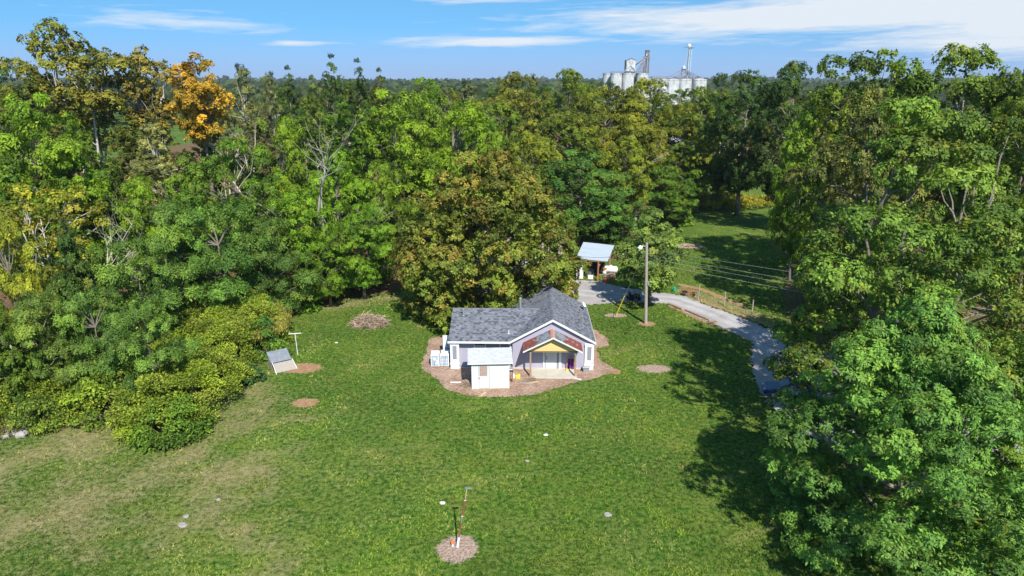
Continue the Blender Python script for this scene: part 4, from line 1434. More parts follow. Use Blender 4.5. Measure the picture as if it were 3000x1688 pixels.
def build_house():
    H = empty('house', (0, 58.6, 0), 'lavender cottage with grey shingle roof and a gabled front porch', 'house', rz=R_(-1.2))
    wl = MB()
    prism_x(wl, [(.32, 0), (8.6, 0), (8.6, 2.72), (4.45, 4.18), (.32, 2.72)], -5.55, .2)
    wl.build('wall', 'wall_lavender', H)
    MB().prism([(.05, 0), (7.40, 0), (7.40, 2.80), (3.70, 4.84), (.05, 2.80)], 0, 10.1).build('wall', 'wall_lavender', H)
    MB().box(-5.60, 7.46, -.04, -.002, 0, .14).build('foundation', 'concrete', H)
    # main roof
    rf = MB()
    e0 = (-5.85, -.28, 2.80)
    rf.slab(e0, (-.22, -.28, 2.80), (2.75, 4.45, 4.40), (-5.85, 4.45, 4.40), .09)
    rf.slab((-5.85, 4.45, 4.40), (2.75, 4.45, 4.40), (2.75, 9.18, 2.80), (-5.85, 9.18, 2.80), .09)
    main = rf.build('roof', 'shingle', H)
    sl = math.hypot(4.73, 1.6)
    U = Vector((0, 4.73, 1.6)).normalized()
    shingle_roof(main, e0, (1, 0, 0), U, 8.6, sl, .2, .27, 'shingle', 1,
                 keep=lambda a_, s: a_ < 5.66 + s * (4.73 / sl) * 2.97 / 4.73 - .03, single=lambda r, a_: r < 4)
    shingle_roof(main, (2.75, 9.18, 2.8), (-1, 0, 0), Vector((0, -4.73, 1.6)), 8.6, sl, .2, .27, 'shingle', 2)
    # gable wing roof
    gz, gs = 2.80, 2.20 / 3.95
    gr = MB()
    gr.slab((-.25, 10.4, gz), (-.25, -.30, gz), (3.70, -.30, gz + 2.2), (3.70, 10.4, gz + 2.2), .09)
    gr.slab((7.65, -.30, gz), (7.65, 10.4, gz), (3.70, 10.4, gz + 2.2), (3.70, -.30, gz + 2.2), .09)
    gable = gr.build('roof', 'shingle', H)
    gsl = math.hypot(3.95, 2.2)
    shingle_roof(gable, (-.25, 10.4, gz), (0, -1, 0), Vector((3.95, 0, 2.2)), 10.7, gsl, .2, .27, 'shingle', 3,
                 keep=lambda a_, s: (10.4 - a_) < -.28 + (s * 3.95 / gsl) * 1.6 + .1 or (10.4 - a_) > 6.5)
    shingle_roof(gable, (7.65, -.30, gz), (0, 1, 0), Vector((-3.95, 0, 2.2)), 10.7, gsl, .2, .27, 'shingle', 4)
    cap = MB()
    w_ = .17
    cap.add([(-w_, 0, -w_ * gs), (0, 0, 0), (w_, 0, -w_ * gs), (-w_, .36, -w_ * gs - .012), (0, .36, -.012), (w_, .36, -w_ * gs - .012),
             (-w_, 0, -w_ * gs - .025), (0, 0, -.025), (w_, 0, -w_ * gs - .025)],
            [(0, 1, 4, 3), (1, 2, 5, 4), (6, 7, 1, 0), (7, 8, 2, 1)])
    cme = bpy.data.meshes.new('ridge_cap')
    cme.from_pydata(cap.v, [], cap.f)
    cme.materials.append(MAT['shingle'])
    rng = random.Random(5)
    for i in range(32):
        o = link(bpy.data.objects.new('ridge_cap', cme), gable)
        o.location = (3.70, -.32 + i * .33, gz + 2.2 + .045)
        s = rng.choice([.75, .9, 1.0, 1.1])
        o.color = (s, s, s, 1)
    for i in range(25):
        o = link(bpy.data.objects.new('ridge_cap', cme), main)
        o.location = (-5.85 + i * .33, 4.45, 4.40 + .045)
        o.rotation_euler = (0, 0, R_(-90))
        s = rng.choice([.75, .9, 1.0, 1.1])
        o.color = (s, s, s, 1)
    # fascias and gutter
    MB().box(-5.9, -.28, -.36, -.285, 2.62, 2.79).build('gutter', 'white_paint', H)
    for sx, nm in ((1, 'left'), (-1, 'right')):
        x0 = 3.70 - sx * 3.98
        f = MB()
        for k, (zo, yy) in enumerate(((-.03, -.345), (-.13, -.325))):
            f.add([(x0, yy - .02, gz + zo - .10), (x0, yy + .02, gz + zo - .10), (x0, yy - .02, gz + zo + .02), (x0, yy + .02, gz + zo + .02),
                   (3.70, yy - .02, gz + 2.2 + zo - .10), (3.70, yy + .02, gz + 2.2 + zo - .10), (3.70, yy - .02, gz + 2.2 + zo + .02), (3.70, yy + .02, gz + 2.2 + zo + .02)],
                  [(0, 4, 6, 2), (1, 3, 7, 5), (2, 6, 7, 3), (0, 1, 5, 4), (0, 2, 3, 1)])
        f.build('fascia', 'white_paint', H)
    MB().box(7.62, 7.70, -.3, 10.4, 2.64, 2.785).build('gutter', 'white_paint', H)
    MB().box(-5.86, -5.80, -.25, .05, 2.5, 2.75).build('fascia', 'white_paint', H)
    # corner pilasters
    for x0 in (-5.70, 6.70):
        p = MB().box(x0, x0 + .82, -.16, .34 if x0 < 0 else -.003, 0, 2.60).build('corner_pilaster', 'white_paint', H)
        MB().box(x0 + .22, x0 + .60, -.178, -.163, .98, 2.30).build('panel', 'panel_grey', p)
        MB().box(x0 - .05, x0 + .87, -.21, -.165, .46, .60).build('base_trim', 'white_paint', p)
        MB().box(x0 - .03, x0 + .85, -.20, -.165, 2.42, 2.60).build('cap_trim', 'white_paint', p)
    # windows of the main wing
    window(H, -3.55, -2.42, .95, 2.45, .31, curtain=True)
    MB().box(-2.38, -1.25, .27, .315, .9, 2.45).build('wall_panel', 'panel_grey', H)
    window(H, -1.15, -.12, .9, 2.45, .31, mat='glass_sky')
    MB().box(-4.84, -3.6, .26, .315, 2.48, 2.6).build('eave_shadow_strip', 'dark_gap', H)  # black strip standing in for the shadow the eave casts on the wall
    # porch
    pz, px, hw, rise = 2.60, 3.68, 2.66, 1.36
    yf, yb = -2.22, -.003
    pr = MB()
    pr.slab((px - hw, yb, pz), (px - hw, yf, pz), (px, yf, pz + rise), (px, yb, pz + rise), .08)
    pr.slab((px + hw, yf, pz), (px + hw, yb, pz), (px, yb, pz + rise), (px, yf, pz + rise), .08)
    porch = pr.build('porch_roof', 'wood_soffit', H)
    psl = math.hypot(hw, rise)

    def pcol(side):
        def f(a_, s, rng_, sh):
            g = s / psl
            edge = .46 + .05 * math.sin(a_ * 5 + side)
            if side > 0:
                edge = .56 + .10 * math.sin(a_ * 3.4)
            red = g < edge
            if red and rng_.random() < .07:
                red = False
            elif not red and g > .9 and rng_.random() < .2:
                red = True
            if red:
                q = rng_.uniform(.8, 1.2)
                return 'shingle_red', (q, q * rng_.uniform(.9, 1.1), q)
            q = rng_.choice([.85, 1.1, 1.3, 1.5])
            return 'shingle', (q, q * 1.03, q * .98)
        return f
    shingle_roof(porch, (px - hw, yb, pz), (0, -1, 0), Vector((hw, 0, rise)), yb - yf, psl, .2, .36, 'shingle', 6, single=lambda r, a_: True, colf=pcol(0))
    shingle_roof(porch, (px + hw, yf, pz), (0, 1, 0), Vector((-hw, 0, rise)), yb - yf, psl, .2, .36, 'shingle', 7, single=lambda r, a_: True, colf=pcol(1))
    cp = MB()
    w2, g2 = .2, rise / hw
    cp.add([(-w2, 0, -w2 * g2), (0, 0, 0), (w2, 0, -w2 * g2), (-w2, .56, -w2 * g2 - .012), (0, .56, -.012), (w2, .56, -w2 * g2 - .012),
            (-w2, 0, -w2 * g2 - .025), (0, 0, -.025), (w2, 0, -w2 * g2 - .025)], [(0, 1, 4, 3), (1, 2, 5, 4), (6, 7, 1, 0), (7, 8, 2, 1)])
    cpm = bpy.data.meshes.new('ridge_cap')
    cpm.from_pydata(cp.v, [], cp.f)
    cpm.materials.append(MAT['pink_wood'])
    for i in range(4):
        o = link(bpy.data.objects.new('ridge_cap', cpm), porch)
        o.location = (px, yf + i * .55, pz + rise + .04)
    for sx in (1, -1):
        x0 = px - sx * hw
        f = MB()
        yy = yf - .025
        f.add([(x0, yy - .02, pz - .10), (x0, yy + .02, pz - .10), (x0, yy - .02, pz + .03), (x0, yy + .02, pz + .03),
               (px, yy - .02, pz + rise - .12), (px, yy + .02, pz + rise - .12), (px, yy - .02, pz + rise + .02), (px, yy + .02, pz + rise + .02)],
              [(0, 4, 6, 2), (1, 3, 7, 5), (2, 6, 7, 3), (0, 1, 5, 4), (0, 2, 3, 1)])
        f.build('porch_fascia', 'white_worn', H)
    tx0, tx1 = px - hw + .34, px + hw - .34
    zb = 2.50
    MB().prism([(tx0, zb), (tx1, zb), (tx1, pz + .34 * g2 - .11), (px, pz + rise - .11), (tx0, pz + .34 * g2 - .11)], -1.72, -1.69).build('gable_panel', 'plywood_yellow', H)
    MB().box(tx0, tx1, -1.685, -1.55, 2.36, 2.56).build('beam', 'wood_soffit', H)
    for x in (1.70, 5.72):
        po = MB().box(x - .07, x + .07, -1.82, -1.68, 0.0, 2.36).build('post', 'wood_brown', H)
        MB().box(x - .075, x + .075, -1.825, -1.675, 2.18, 2.42).build('bracket', 'metal_grey', po)
        MB().box(x - .04, x + .04, -1.66, -.01, 2.42, 2.55).build('side_beam', 'wood_soffit', H)
    MB().box(1.78, 5.86, -2.16, -.05, 0.0, .09).build('porch_slab', 'concrete', H, bevel=.02)
    # front door
    d = MB().box(3.10, 4.14, -.075, -.03, .10, 2.12).build('door', 'door_white', H)
    hb = MB()
    hb.lathe([(.02, 0), (.045, .02), (.045, .05), (.01, .06)], 10)
    for zz in (1.05, 1.25):
        h = MB().lathe([(.025, 0), (.05, .02), (.05, .05), (.01, .065)], 10).build('handle', 'metal_dark', d)
        h.rotation_euler = (R_(90), 0, 0)
        h.location = (3.2, -.078, zz)
    for x0, x1 in ((2.86, 3.02), (4.34, 4.56)):
        MB().box(x0, x1, -.10, -.004, .09, 2.3).build('door_casing', 'white_paint', H)
    for x0, x1 in ((3.025, 3.09), (4.15, 4.33)):
        MB().box(x0, x1, -.06, -.004, .09, 2.2).build('sidelight', 'panel_grey', H)
    MB().box(2.86, 4.56, -.10, -.004, 2.305, 2.42).build('door_casing', 'white_paint', H)
    # things on the roof
    MB().lathe([(.16, 0), (.07, .04), (.06, .55), (.11, .56), (.11, .66), (.02, .72)], 12).build('vent_pipe', 'metal_grey', H, loc=(-4.75, 3.35, 4.03))
    MB().lathe([(.11, 0), (.10, .95), (.15, .97), (.15, 1.12), (.03, 1.2)], 12).build('flue_pipe', 'metal_grey', H, loc=(.72, 5.2, 4.12))
    MB().lathe([(.12, 0), (.04, .03), (.035, .34)], 8).build('vent_pipe', 'white_paint', H, loc=(-.32, .85, 3.17))
    ds = MB()
    ds._lathe([(.01, 0), (.12, .015), (.22, .05), (.29, .10), (.29, .115), (.21, .065), (.11, .03), (.005, .015)], 20, (0, 0, 0))
    dish = ds.build('satellite_dish', 'appliance_white', H, smooth=True, loc=(7.15, 8.1, 3.62), rot=(R_(58), 0, R_(68)))
    MB().tube([(7.15, 8.15, 3.05), (7.15, 8.2, 3.35), (7.15, 8.12, 3.62)], .025, 6).build('dish_mast', 'metal_dark', H)
    return H


build_house()


def build_shed():
    S = empty('shed', (-1.86, 54.3, 0), 'small white wooden shed with pale shingle roof in front of the cottage', 'shed', rz=R_(3.0))
    x0, x1 = -1.62, 1.62
    w = MB()
    prism_x(w, [(0, 0), (2.55, 0), (2.55, 2.54), (1.75, 2.92), (0, 2.42)], x0, x1)
    w.build('wall', 'white_worn', S)
    r = MB()
    a_, b = (-1.95, -.24, 2.52), (1.92, -.24, 2.52)
    c, d = (1.92, 1.78, 3.10), (-1.95, 1.78, 3.10)
    r.slab(a_, b, c, d, .06)
    r.slab(d, c, (1.92, 2.80, 2.62), (-1.95, 2.80, 2.62), .06)
    rf = r.build('roof', 'shingle_white', S)
    sl = math.hypot(2.02, .58)
    shingle_roof(rf, a_, (1, 0, 0), Vector((0, 2.02, .58)), 3.87, sl, .19, .30, 'shingle_white', 21, single=lambda r_, q: True,
                 colf=lambda q, s, g, sh: ('shingle_white', (lambda k: (k, k, k * 1.01))(g.uniform(.9, 1.06))), th=.014)
    MB().box(-1.96, 1.93, -.275, -.245, 2.40, 2.515).build('fascia', 'white_paint', S)
    for x in (-1.85, 1.78):
        MB().box(x - .09, x + .09, -.235, -.01, 2.24, 2.39).build('eave_block', 'dark_gap', S)
    dr = MB().box(-1.0, -.12, -.045, -.012, .08, 2.32).build('door', 'door_white', S)
    MB().box(-1.03, -.09, -.011, -.003, .05, 2.35).build('door_shadow_gap', 'dark_gap', S)  # dark plate behind the door, painting the shadow gap round its edge
    MB().box(.60, .615, -.006, -.001, .06, 2.36).build('panel_joint', 'panel_grey', S)
    MB().box(x0, x1, -.012, -.003, 2.37, 2.41).build('painted_shadow_line', 'panel_grey', S)  # grey strip imitating the line of shade below the shed eave
    fr = MB()
    fr.box(-.93, -.28, -.062, -.047, 1.25, 2.26)
    pn = fr.build('door_window', 'panel_grey', dr)
    rng = random.Random(3)
    for i in range(9):
        z = 1.29 + i * .105
        MB().box(-.89, -.32, -.072 - rng.uniform(0, .006), -.064, z, z + .092).build('slat', 'wood_grey' if i % 3 else 'pink_wood', pn)
    MB().box(-.99, -.95, -.09, -.047, .98, 1.1).build('handle', 'metal_dark', dr)
    MB().box(-1.13, -1.03, -.03, -.004, .02, 2.39).build('door_casing', 'white_paint', S)
    MB().box(-.09, .02, -.03, -.004, .02, 2.39).build('door_casing', 'white_paint', S)
    for x in (x0, x1 - .09):
        MB().box(x - .01, x + .10, -.028, -.004, .02, 2.39).build('corner_trim', 'white_paint', S)
    MB().box(x0 - .02, x1 + .02, -.02, -.004, -.02, .06).build('sill', 'wood_tan', S)


build_shed()

# ------------------------------------------------------------------ things round the house


def appliance(X, Y, rz, label, variant):
    t = empty('appliance', (X, Y, 0), label, 'appliance', rz=rz)
    w, d, h = .80, .68, 1.22
    b = MB()
    b.box(-w / 2, w / 2, 0, d, .05, h)
    body = b.build('body', 'appliance_white', t, bevel=.02)
    p = MB().box(-w / 2 + .06, w / 2 - .06, -.008, -.002, .12, h - .10).build('back_panel', 'appliance_panel', t)
    if variant == 0:
        MB().box(-w / 2 + .06, w / 2 - .06, -.02, -.010, h - .34, h - .30).build('rail', 'appliance_white', p)
        v = MB().lathe([(.04, 0), (.13, .01), (.13, .05), (.10, .055)], 16).build('vent_ring', 'appliance_white', p)
        v.rotation_euler = (R_(90), 0, 0)
        v.location = (-.05, -.010, .80)
        for i in range(2):
            for j in range(3):
                MB().box(.02 + i * .17, .14 + i * .17, -.016, -.010, .28 + j * .17, .38 + j * .17).build('louvre', 'appliance_white', p)
    else:
        for i in range(3):
            MB().box(-.22 + i * .2, -.20 + i * .2, -.014, -.010, .2, .95).build('rib', 'appliance_white', p)
        for j in range(2):
            MB().box(-.32, .32, -.016, -.010, .42 + j * .28, .44 + j * .28).build('rib', 'appliance_white', p)
    rng = np.random.default_rng(variant)
    MB().tube(curve((.12, -.02, 1.05), (-.05, -.06, .12), 0, 7, rng, .02), .012, 5).build('cord', 'black_rubber', t)
    MB().box(-w / 2 + .01, w / 2 - .01, d - .12, d, h + .002, h + .16).build('control_panel', 'appliance_white', t, bevel=.015)
    for x in (-.33, .33):
        for y in (.06, d - .06):
            MB().lathe([(.03, 0), (.03, .05)], 8).build('foot', 'black_rubber', t, loc=(x, y, 0))


appliance(-7.18, 59.0, R_(2), 'white appliance with round vent showing its back, farther from the cottage corner', 0)
appliance(-6.30, 59.05, R_(-2), 'white appliance with ribbed back panel nearest the cottage corner', 1)


def bicycle(X, Y, rz, label, tilt=8, mat='metal_dark', group=None):
    t = empty('bicycle', (X, Y, 0), label, 'bicycle', rz=rz, group=group)
    t.rotation_euler = (R_(tilt), 0, rz)
    for x in (-.52, .52):
        pts = [(x + .33 * math.cos(a_), 0, .35 + .33 * math.sin(a_)) for a_ in np.linspace(0, 2 * math.pi, 25)]
        wh = MB().tube(pts, .022, 6, cap=False).build('wheel', 'black_rubber', t)
        sp = MB()
        for i in range(10):
            a_ = i * math.pi / 5
            sp.tube([(x, 0, .35), (x + .31 * math.cos(a_), 0, .35 + .31 * math.sin(a_))], .004, 3)
        sp.build('spokes', 'metal_grey', wh)
    f = MB()
    bb, st, hd, hb = (-.05, 0, .32), (-.18, 0, .80), (.34, 0, .82), (.36, 0, .72)
    for p, q in ((bb, st), (st, hd), (hb, bb), (bb, (-.52, 0, .35)), (st, (-.52, 0, .35)), ((.33, 0, .95), (.52, 0, .35))):
        f.tube([p, q], .018, 6)
    f.build('frame', mat, t)
    MB().tube([(.28, -.26, 1.0), (.34, -.1, .97), (.34, .1, .97), (.28, .26, 1.0)], .015, 6).build('handlebar', 'metal_grey', t)
    MB().add([(-.34, -.08, .86), (-.34, .08, .86), (-.05, .025, .87), (-.05, -.025, .87), (-.34, -.08, .91), (-.34, .08, .91), (-.05, .025, .90), (-.05, -.025, .90)],
             [(0, 1, 2, 3), (7, 6, 5, 4), (0, 4, 5, 1), (1, 5, 6, 2), (2, 6, 7, 3), (3, 7, 4, 0)]).build('saddle', 'black_rubber', t, bevel=.012)
    return t


bicycle(-7.0, 60.75, R_(32), 'dark bicycle leaning behind the two white appliances')


def bin_box():
    t = empty('storage_bin', (-6.28, 60.5, 0), 'white lidded storage bin behind the white appliances', 'bin')
    MB().add([(-.30, -.24, 0), (.30, -.24, 0), (.30, .24, 0), (-.30, .24, 0), (-.38, -.30, .95), (.38, -.30, .95), (.38, .30, .95), (-.38, .30, .95)],
             [(3, 2, 1, 0), (0, 1, 5, 4), (1, 2, 6, 5), (2, 3, 7, 6), (3, 0, 4, 7), (4, 5, 6, 7)]).build('body', 'appliance_white', t, bevel=.02)
    MB().box(-.40, .40, -.32, .32, .955, 1.02).build('lid', 'appliance_white', t, bevel=.015)
    t = empty('refrigerator', (-6.42, 62.4, 0), 'tall white refrigerator against the cottage side wall', 'refrigerator', rz=R_(8))
    MB().box(-.36, .36, -.34, .36, .03, 1.75).build('body', 'appliance_white', t, bevel=.03)
    MB().box(-.355, .355, -.40, -.345, .6, 1.745).build('door', 'appliance_white', t, bevel=.02)
    MB().box(-.355, .355, -.40, -.345, .06, .585).build('door', 'appliance_white', t, bevel=.02)
    MB().box(.26, .30, -.44, -.405, .8, 1.2).build('handle', 'metal_grey', t)
    t = empty('barrel', (-6.05, 61.35, 0), 'blue plastic barrel between bin and cottage wall', 'barrel')
    MB()._lathe([(.0, 0), (.22, 0), (.26, .06), (.27, .3), (.255, .32), (.27, .35), (.27, .6), (.255, .62), (.27, .65), (.26, .86), (.22, .9), (0, .9)], 18, (0, 0, 0)).build('body', 'blue_tarp', t)
    MB().lathe([(.05, .9), (.05, .94)], 10).build('cap', 'black_rubber', t)
    t = empty('bucket', (-7.05, 62.1, 0), 'pale grey bucket beside the tall refrigerator', 'bucket')
    MB()._lathe([(.0, 0), (.13, 0), (.17, .36), (.18, .36), (.18, .38), (.16, .38), (.12, .02), (0, .02)], 16, (0, 0, 0)).build('body', 'metal_grey', t)
    MB().tube([(-.17, 0, .36), (-.1, .05, .46), (.1, .05, .46), (.17, 0, .36)], .008, 5).build('bail', 'metal_dark', t)


bin_box()


def small_stuff():
    # grey utility box by the right pilaster
    t = empty('utility_box', (6.82, 57.95, 0), 'grey lidded utility box at the foot of the porch-side pilaster', 'box', rz=R_(-4))
    MB().box(-.27, .27, -.2, .2, .0, .40).build('body', 'panel_grey', t, bevel=.015)
    MB().box(-.34, .34, -.27, .26, .405, .50).build('lid', 'metal_grey', t, bevel=.02)
    # arch with purple drape on the porch
    t = empty('fabric_arch', (5.42, 58.22, .095), 'small wooden arch draped with purple cloth on the porch', 'arch')
    pts = [(-.34, 0, 0), (-.36, 0, .5), (-.34, 0, .95)] + [(.34 * math.cos(a_), 0, .98 + .34 * math.sin(a_)) for a_ in np.linspace(math.pi, 0, 9)] + [(.34, 0, .95), (.36, 0, .5), (.34, 0, 0)]
    MB().tube(pts, .055, 6).build('arch_frame', 'pink_wood', t)
    for sx in (-1, 1):
        q = MB()
        n = 7
        vv = []
        for i in range(n):
            x = sx * (.05 + .24 * i / (n - 1))
            yv = .03 * math.sin(i * 2.1)
            vv += [(x, .05 + yv, .02), (x * .8, .05 + yv, 1.05)]
        q.add(vv, [(2 * i, 2 * i + 2, 2 * i + 3, 2 * i + 1) for i in range(n - 1)])
        q.add([(a_, b + .012, c) for a_, b, c in vv], [(2 * i, 2 * i + 1, 2 * i + 3, 2 * i + 2) for i in range(n - 1)])
        q.build('drape', 'purple_cloth', t)
    t = empty('toy_box', (5.05, 57.95, .095), 'small yellow toy box on the porch before the arch', 'box', rz=R_(20))
    MB().box(-.13, .13, -.1, .1, 0, .12).build('body', 'yellow_plastic', t, bevel=.01)
    MB().box(-.14, .14, -.11, .11, .123, .15).build('lid', 'yellow_plastic', t, bevel=.01)
    # yellow jug and white bottle
    t = empty('fuel_can', (.52, 56.4, 0), 'yellow fuel can on the mulch between shed and porch', 'can', rz=R_(-8))
    MB().box(-.22, .22, -.13, .13, 0, .34).build('body', 'yellow_plastic', t, bevel=.04)
    MB().tube([(-.1, 0, .33), (-.1, 0, .45), (.1, 0, .45), (.1, 0, .33)], .02, 6).build('handle', 'yellow_plastic', t)
    MB().tube([(.16, 0, .33), (.19, 0, .46)], [.04, .025], 8).build('spout', 'white_paint', t)
    t = empty('jug', (.16, 56.5, 0), 'white plastic jug beside the yellow fuel can', 'jug')
    MB().lathe([(.09, 0), (.10, .05), (.10, .30), (.04, .40), (.035, .47)], 12).build('body', 'appliance_white', t, smooth=False)
    MB().lathe([(.045, .471), (.045, .51)], 10).build('cap', 'white_paint', t)
    # smoker by the shed corner
    t = empty('wood_smoker', (-.08, 55.75, 0), 'rusty dark barrel grill standing at the shed corner', 'grill')
    for x in (-.1, .1):
        for y in (-.12, .12):
            MB().box(x - .035, x + .035, y - .035, y + .035, 0, 1.05).build('leg', 'rust', t)
    MB().box(-.20, .20, -.24, .24, 1.055, 1.12).build('tray', 'metal_dark', t)
    MB().box(-.17, .17, -.2, .2, 1.125, 1.28).build('hood', 'metal_grey', t, bevel=.05)
    # loose boards
    for X, Y, L, rz, mt, lab in [(-5.0, 55.55, .95, 3, 'white_worn', 'short white board lying on the mulch beside the shed'),
                                 (-2.5, 53.05, 1.0, 62, 'wood_tan', 'tan plank lying on the mulch in front of the shed'),
                                 (1.3, 55.3, 1.2, -14, 'wood_grey', 'grey board lying in the mulch before the porch'),
                                 (1.9, 55.55, .9, 22, 'wood_tan', 'short tan board across the scrap before the porch'),
                                 (5.9, 56.25, .7, -30, 'white_worn', 'white gutter offcut at the foot of the porch post')]:
        o = MB().box(-L / 2, L / 2, -.09, .09, 0, .05).build('board', mt, None, bevel=.006, loc=(X, Y, .012), rot=(0, 0, R_(rz)))
        tag(o, lab, 'board')


small_stuff()


def stick_pile(X, Y, rx, ry, h, n, ln, seed, label, cat, name, mat='sticks', r=.018):
    rng = np.random.default_rng(seed)
    t = empty(name, (X, Y, 0), label, cat)
    groups = {'sticks': MB(), 'wood_tan': MB(), 'wood_grey': MB()}
    for i in range(n):
        a_, q = rng.uniform(0, 6.283), math.sqrt(rng.random())
        x, y = rx * q * math.cos(a_), ry * q * math.sin(a_)
        z = h * (1 - q * q) * rng.uniform(.3, 1) + .03
        d = rng.normal(0, 1, 3)
        d[2] = -abs(d[2]) * .3 * q - .1 * q + rng.normal(0, .12)
        d /= np.linalg.norm(d)
        l = ln * rng.uniform(.4, 1.2)
        p0, p1 = np.array([x, y, z]) - d * l / 2, np.array([x, y, z]) + d * l / 2
        p0[2], p1[2] = max(p0[2], .02), max(p1[2], .02)
        mid = (p0 + p1) / 2 + rng.normal(0, .05 * l, 3)
        mid[2] = max(mid[2], .02)
        groups[['sticks', 'sticks', 'wood_tan', 'wood_grey'][rng.integers(0, 4)]].tube([p0, mid, p1], [r * rng.uniform(.6, 1.6), r, r * .5], 3)
    for k, g in groups.items():
        if g.v:
            o = g.build('branches', k, t)
            o['kind'] = 'stuff'
    return t


stick_pile(-15.6, 70.4, 1.9, 1.15, 1.25, 620, 1.6, 3, 'heap of dry brown branches on the lawn beside the maple', 'brush pile', 'brush_pile', r=.022)
stick_pile(-3.85, 54.95, .55, .6, .35, 130, .7, 4, 'small heap of brown twigs against the shed side', 'brush pile', 'brush_pile', r=.012)
stick_pile(1.75, 56.0, .6, .4, .2, 60, .8, 5, 'scatter of scrap sticks before the porch slab', 'sticks', 'stick_pile', r=.014)
stick_pile(28.9, 107.9, 1.4, .7, .35, 80, 1.2, 6, 'burnt branch remains on the ash patch of the far lawn', 'brush pile', 'brush_pile', r=.03)
stick_pile(22.2, 71.3, .55, .45, .2, 60, .6, 7, 'small rusty scrap heap at the end of the driveway timbers', 'scrap heap', 'scrap_heap', r=.03)


def poles():
    # front pole
    b = (-3.14, 33.2)
    t = empty('metal_post', (b[0], b[1], 0), 'leaning rusty metal post with a flat plate on top in the front lawn', 'post')
    tp = Vector((.62, .12, 3.78))
    pt = lambda f: tuple(tp * f)
    MB().tube([pt(0), pt(.17)], .075, 8).build('base_sleeve', 'white_paint', t)
    MB().tube([pt(.17), pt(.42)], .042, 8).build('post', 'rust', t)
    MB().tube([pt(.42), pt(.52)], .036, 8).build('post', 'metal_grey', t)
    MB().tube([pt(.52), pt(.84)], .048, 8).build('post', 'rust', t)
    MB().tube([pt(.84), pt(1)], .026, 8).build('post', 'wood_tan', t)
    for f in (.53, .80):
        MB().tube([pt(f), pt(f + .012)], .058, 8).build('clamp', 'white_paint', t)
    MB().box(-.12, .26, -.07, .07, 0, .03).build('top_plate', 'metal_grey', t, loc=pt(1), rot=(0, R_(8), R_(10)))
    t = empty('plastic_cap', (-3.42, 33.32, 0), 'small orange cap on a white stub beside the leaning post', 'cap')
    MB().lathe([(.06, 0), (.06, .16)], 10).build('stub', 'white_paint', t)
    MB().lathe([(.10, .165), (.11, .2), (.10, .30)], 12).build('cap', 'orange_plastic', t)
    # utility pole
    X, Y = 14.76, 70.95
    t = empty('utility_pole', (X, Y, 0), 'grey wooden utility pole with a yard lamp beside the driveway', 'utility pole')
    tp = Vector((-.42, 0, 9.15))
    MB().tube([(0, 0, -.1), tuple(tp * .5), tuple(tp)], [.19, .165, .14], 10).build('pole', 'wood_grey', t)
    hx = tp * .955
    arm = MB().tube([tuple(hx), tuple(hx + Vector((-.4, -.1, .05))), tuple(hx + Vector((-.62, -.15, -.02)))], .03, 6).build('lamp_arm', 'metal_grey', t)
    lamp = MB().lathe([(.05, .0), (.24, .04), (.27, .22), (.16, .30), (.10, .42)], 14).build('lamp_head', 'lamp_glass', arm)
    lamp.location = tuple(hx + Vector((-.72, -.17, -.28)))
    MB().box(-.10, .10, -.24, -.17, 4.2, 4.6).build('meter_box', 'metal_grey', t, loc=tuple(tp * .03))
    anc = Vector((11.85, 73.68, 0))
    top = Vector((X, Y, 0)) + tp * .95
    g = empty('guy_wire', tuple(anc), 'yellow guarded guy wire running from the ground up to the utility pole', 'guy wire')
    dv = top - anc
    MB().tube([(0, 0, -.1), tuple(dv * .30)], .045, 7).build('guard', 'yellow_guard', g)
    MB().tube([tuple(dv * .30), tuple(dv * .985)], .013, 5).build('wire', 'metal_grey', g)
    o = MB().tube([(0, 0, -.1), (0, 0, .62)], .035, 7).build('ground_stake', 'metal_dark', None, loc=(11.45, 72.9, 0))
    tag(o, 'short black stake in the bare soil below the yellow guy wire', 'stake')
    # overhead wires
    ends = [((14.31, 70.95, 8.43), (25.82, 66, 7.54)), ((14.34, 70.95, 7.84), (25.67, 66, 6.90)), ((14.36, 70.95, 7.49), (25.68, 66, 6.40)), ((14.39, 70.95, 7.01), (26.02, 66, 5.66))]
    for i, (p, q) in enumerate(ends):
        p, q = Vector(p), Vector(q)
        f = p + (q - p) * 3.2
        f.z = p.z + (q.z - p.z) * 2.4
        pts = []
        for k in range(13):
            s = k / 12
            m = p.lerp(f, s)
            m.z -= .5 * 4 * s * (1 - s) * (1 if i else .6) * .5
            pts.append(tuple(m - p))
        o = MB().tube(pts, .008, 4, cap=False).build('overhead_wire', 'metal_grey', None, loc=tuple(p))
        tag(o, 'grey overhead wire strung from the utility pole towards the big trees', 'wire', 'overhead wires at the utility pole')
    p = Vector((14.31, 70.95, 8.4))
    f = Vector((8.9, 88.3, 3.3))
    pts = [tuple(p.lerp(f, k / 10) - p - Vector((0, 0, .5 * 4 * k / 10 * (1 - k / 10)))) for k in range(11)]
    o = MB().tube(pts, .022, 4, cap=False).build('service_wire', 'metal_grey', None, loc=tuple(p))
    tag(o, 'grey service wire sagging from the utility pole to the white garage', 'wire')


poles()


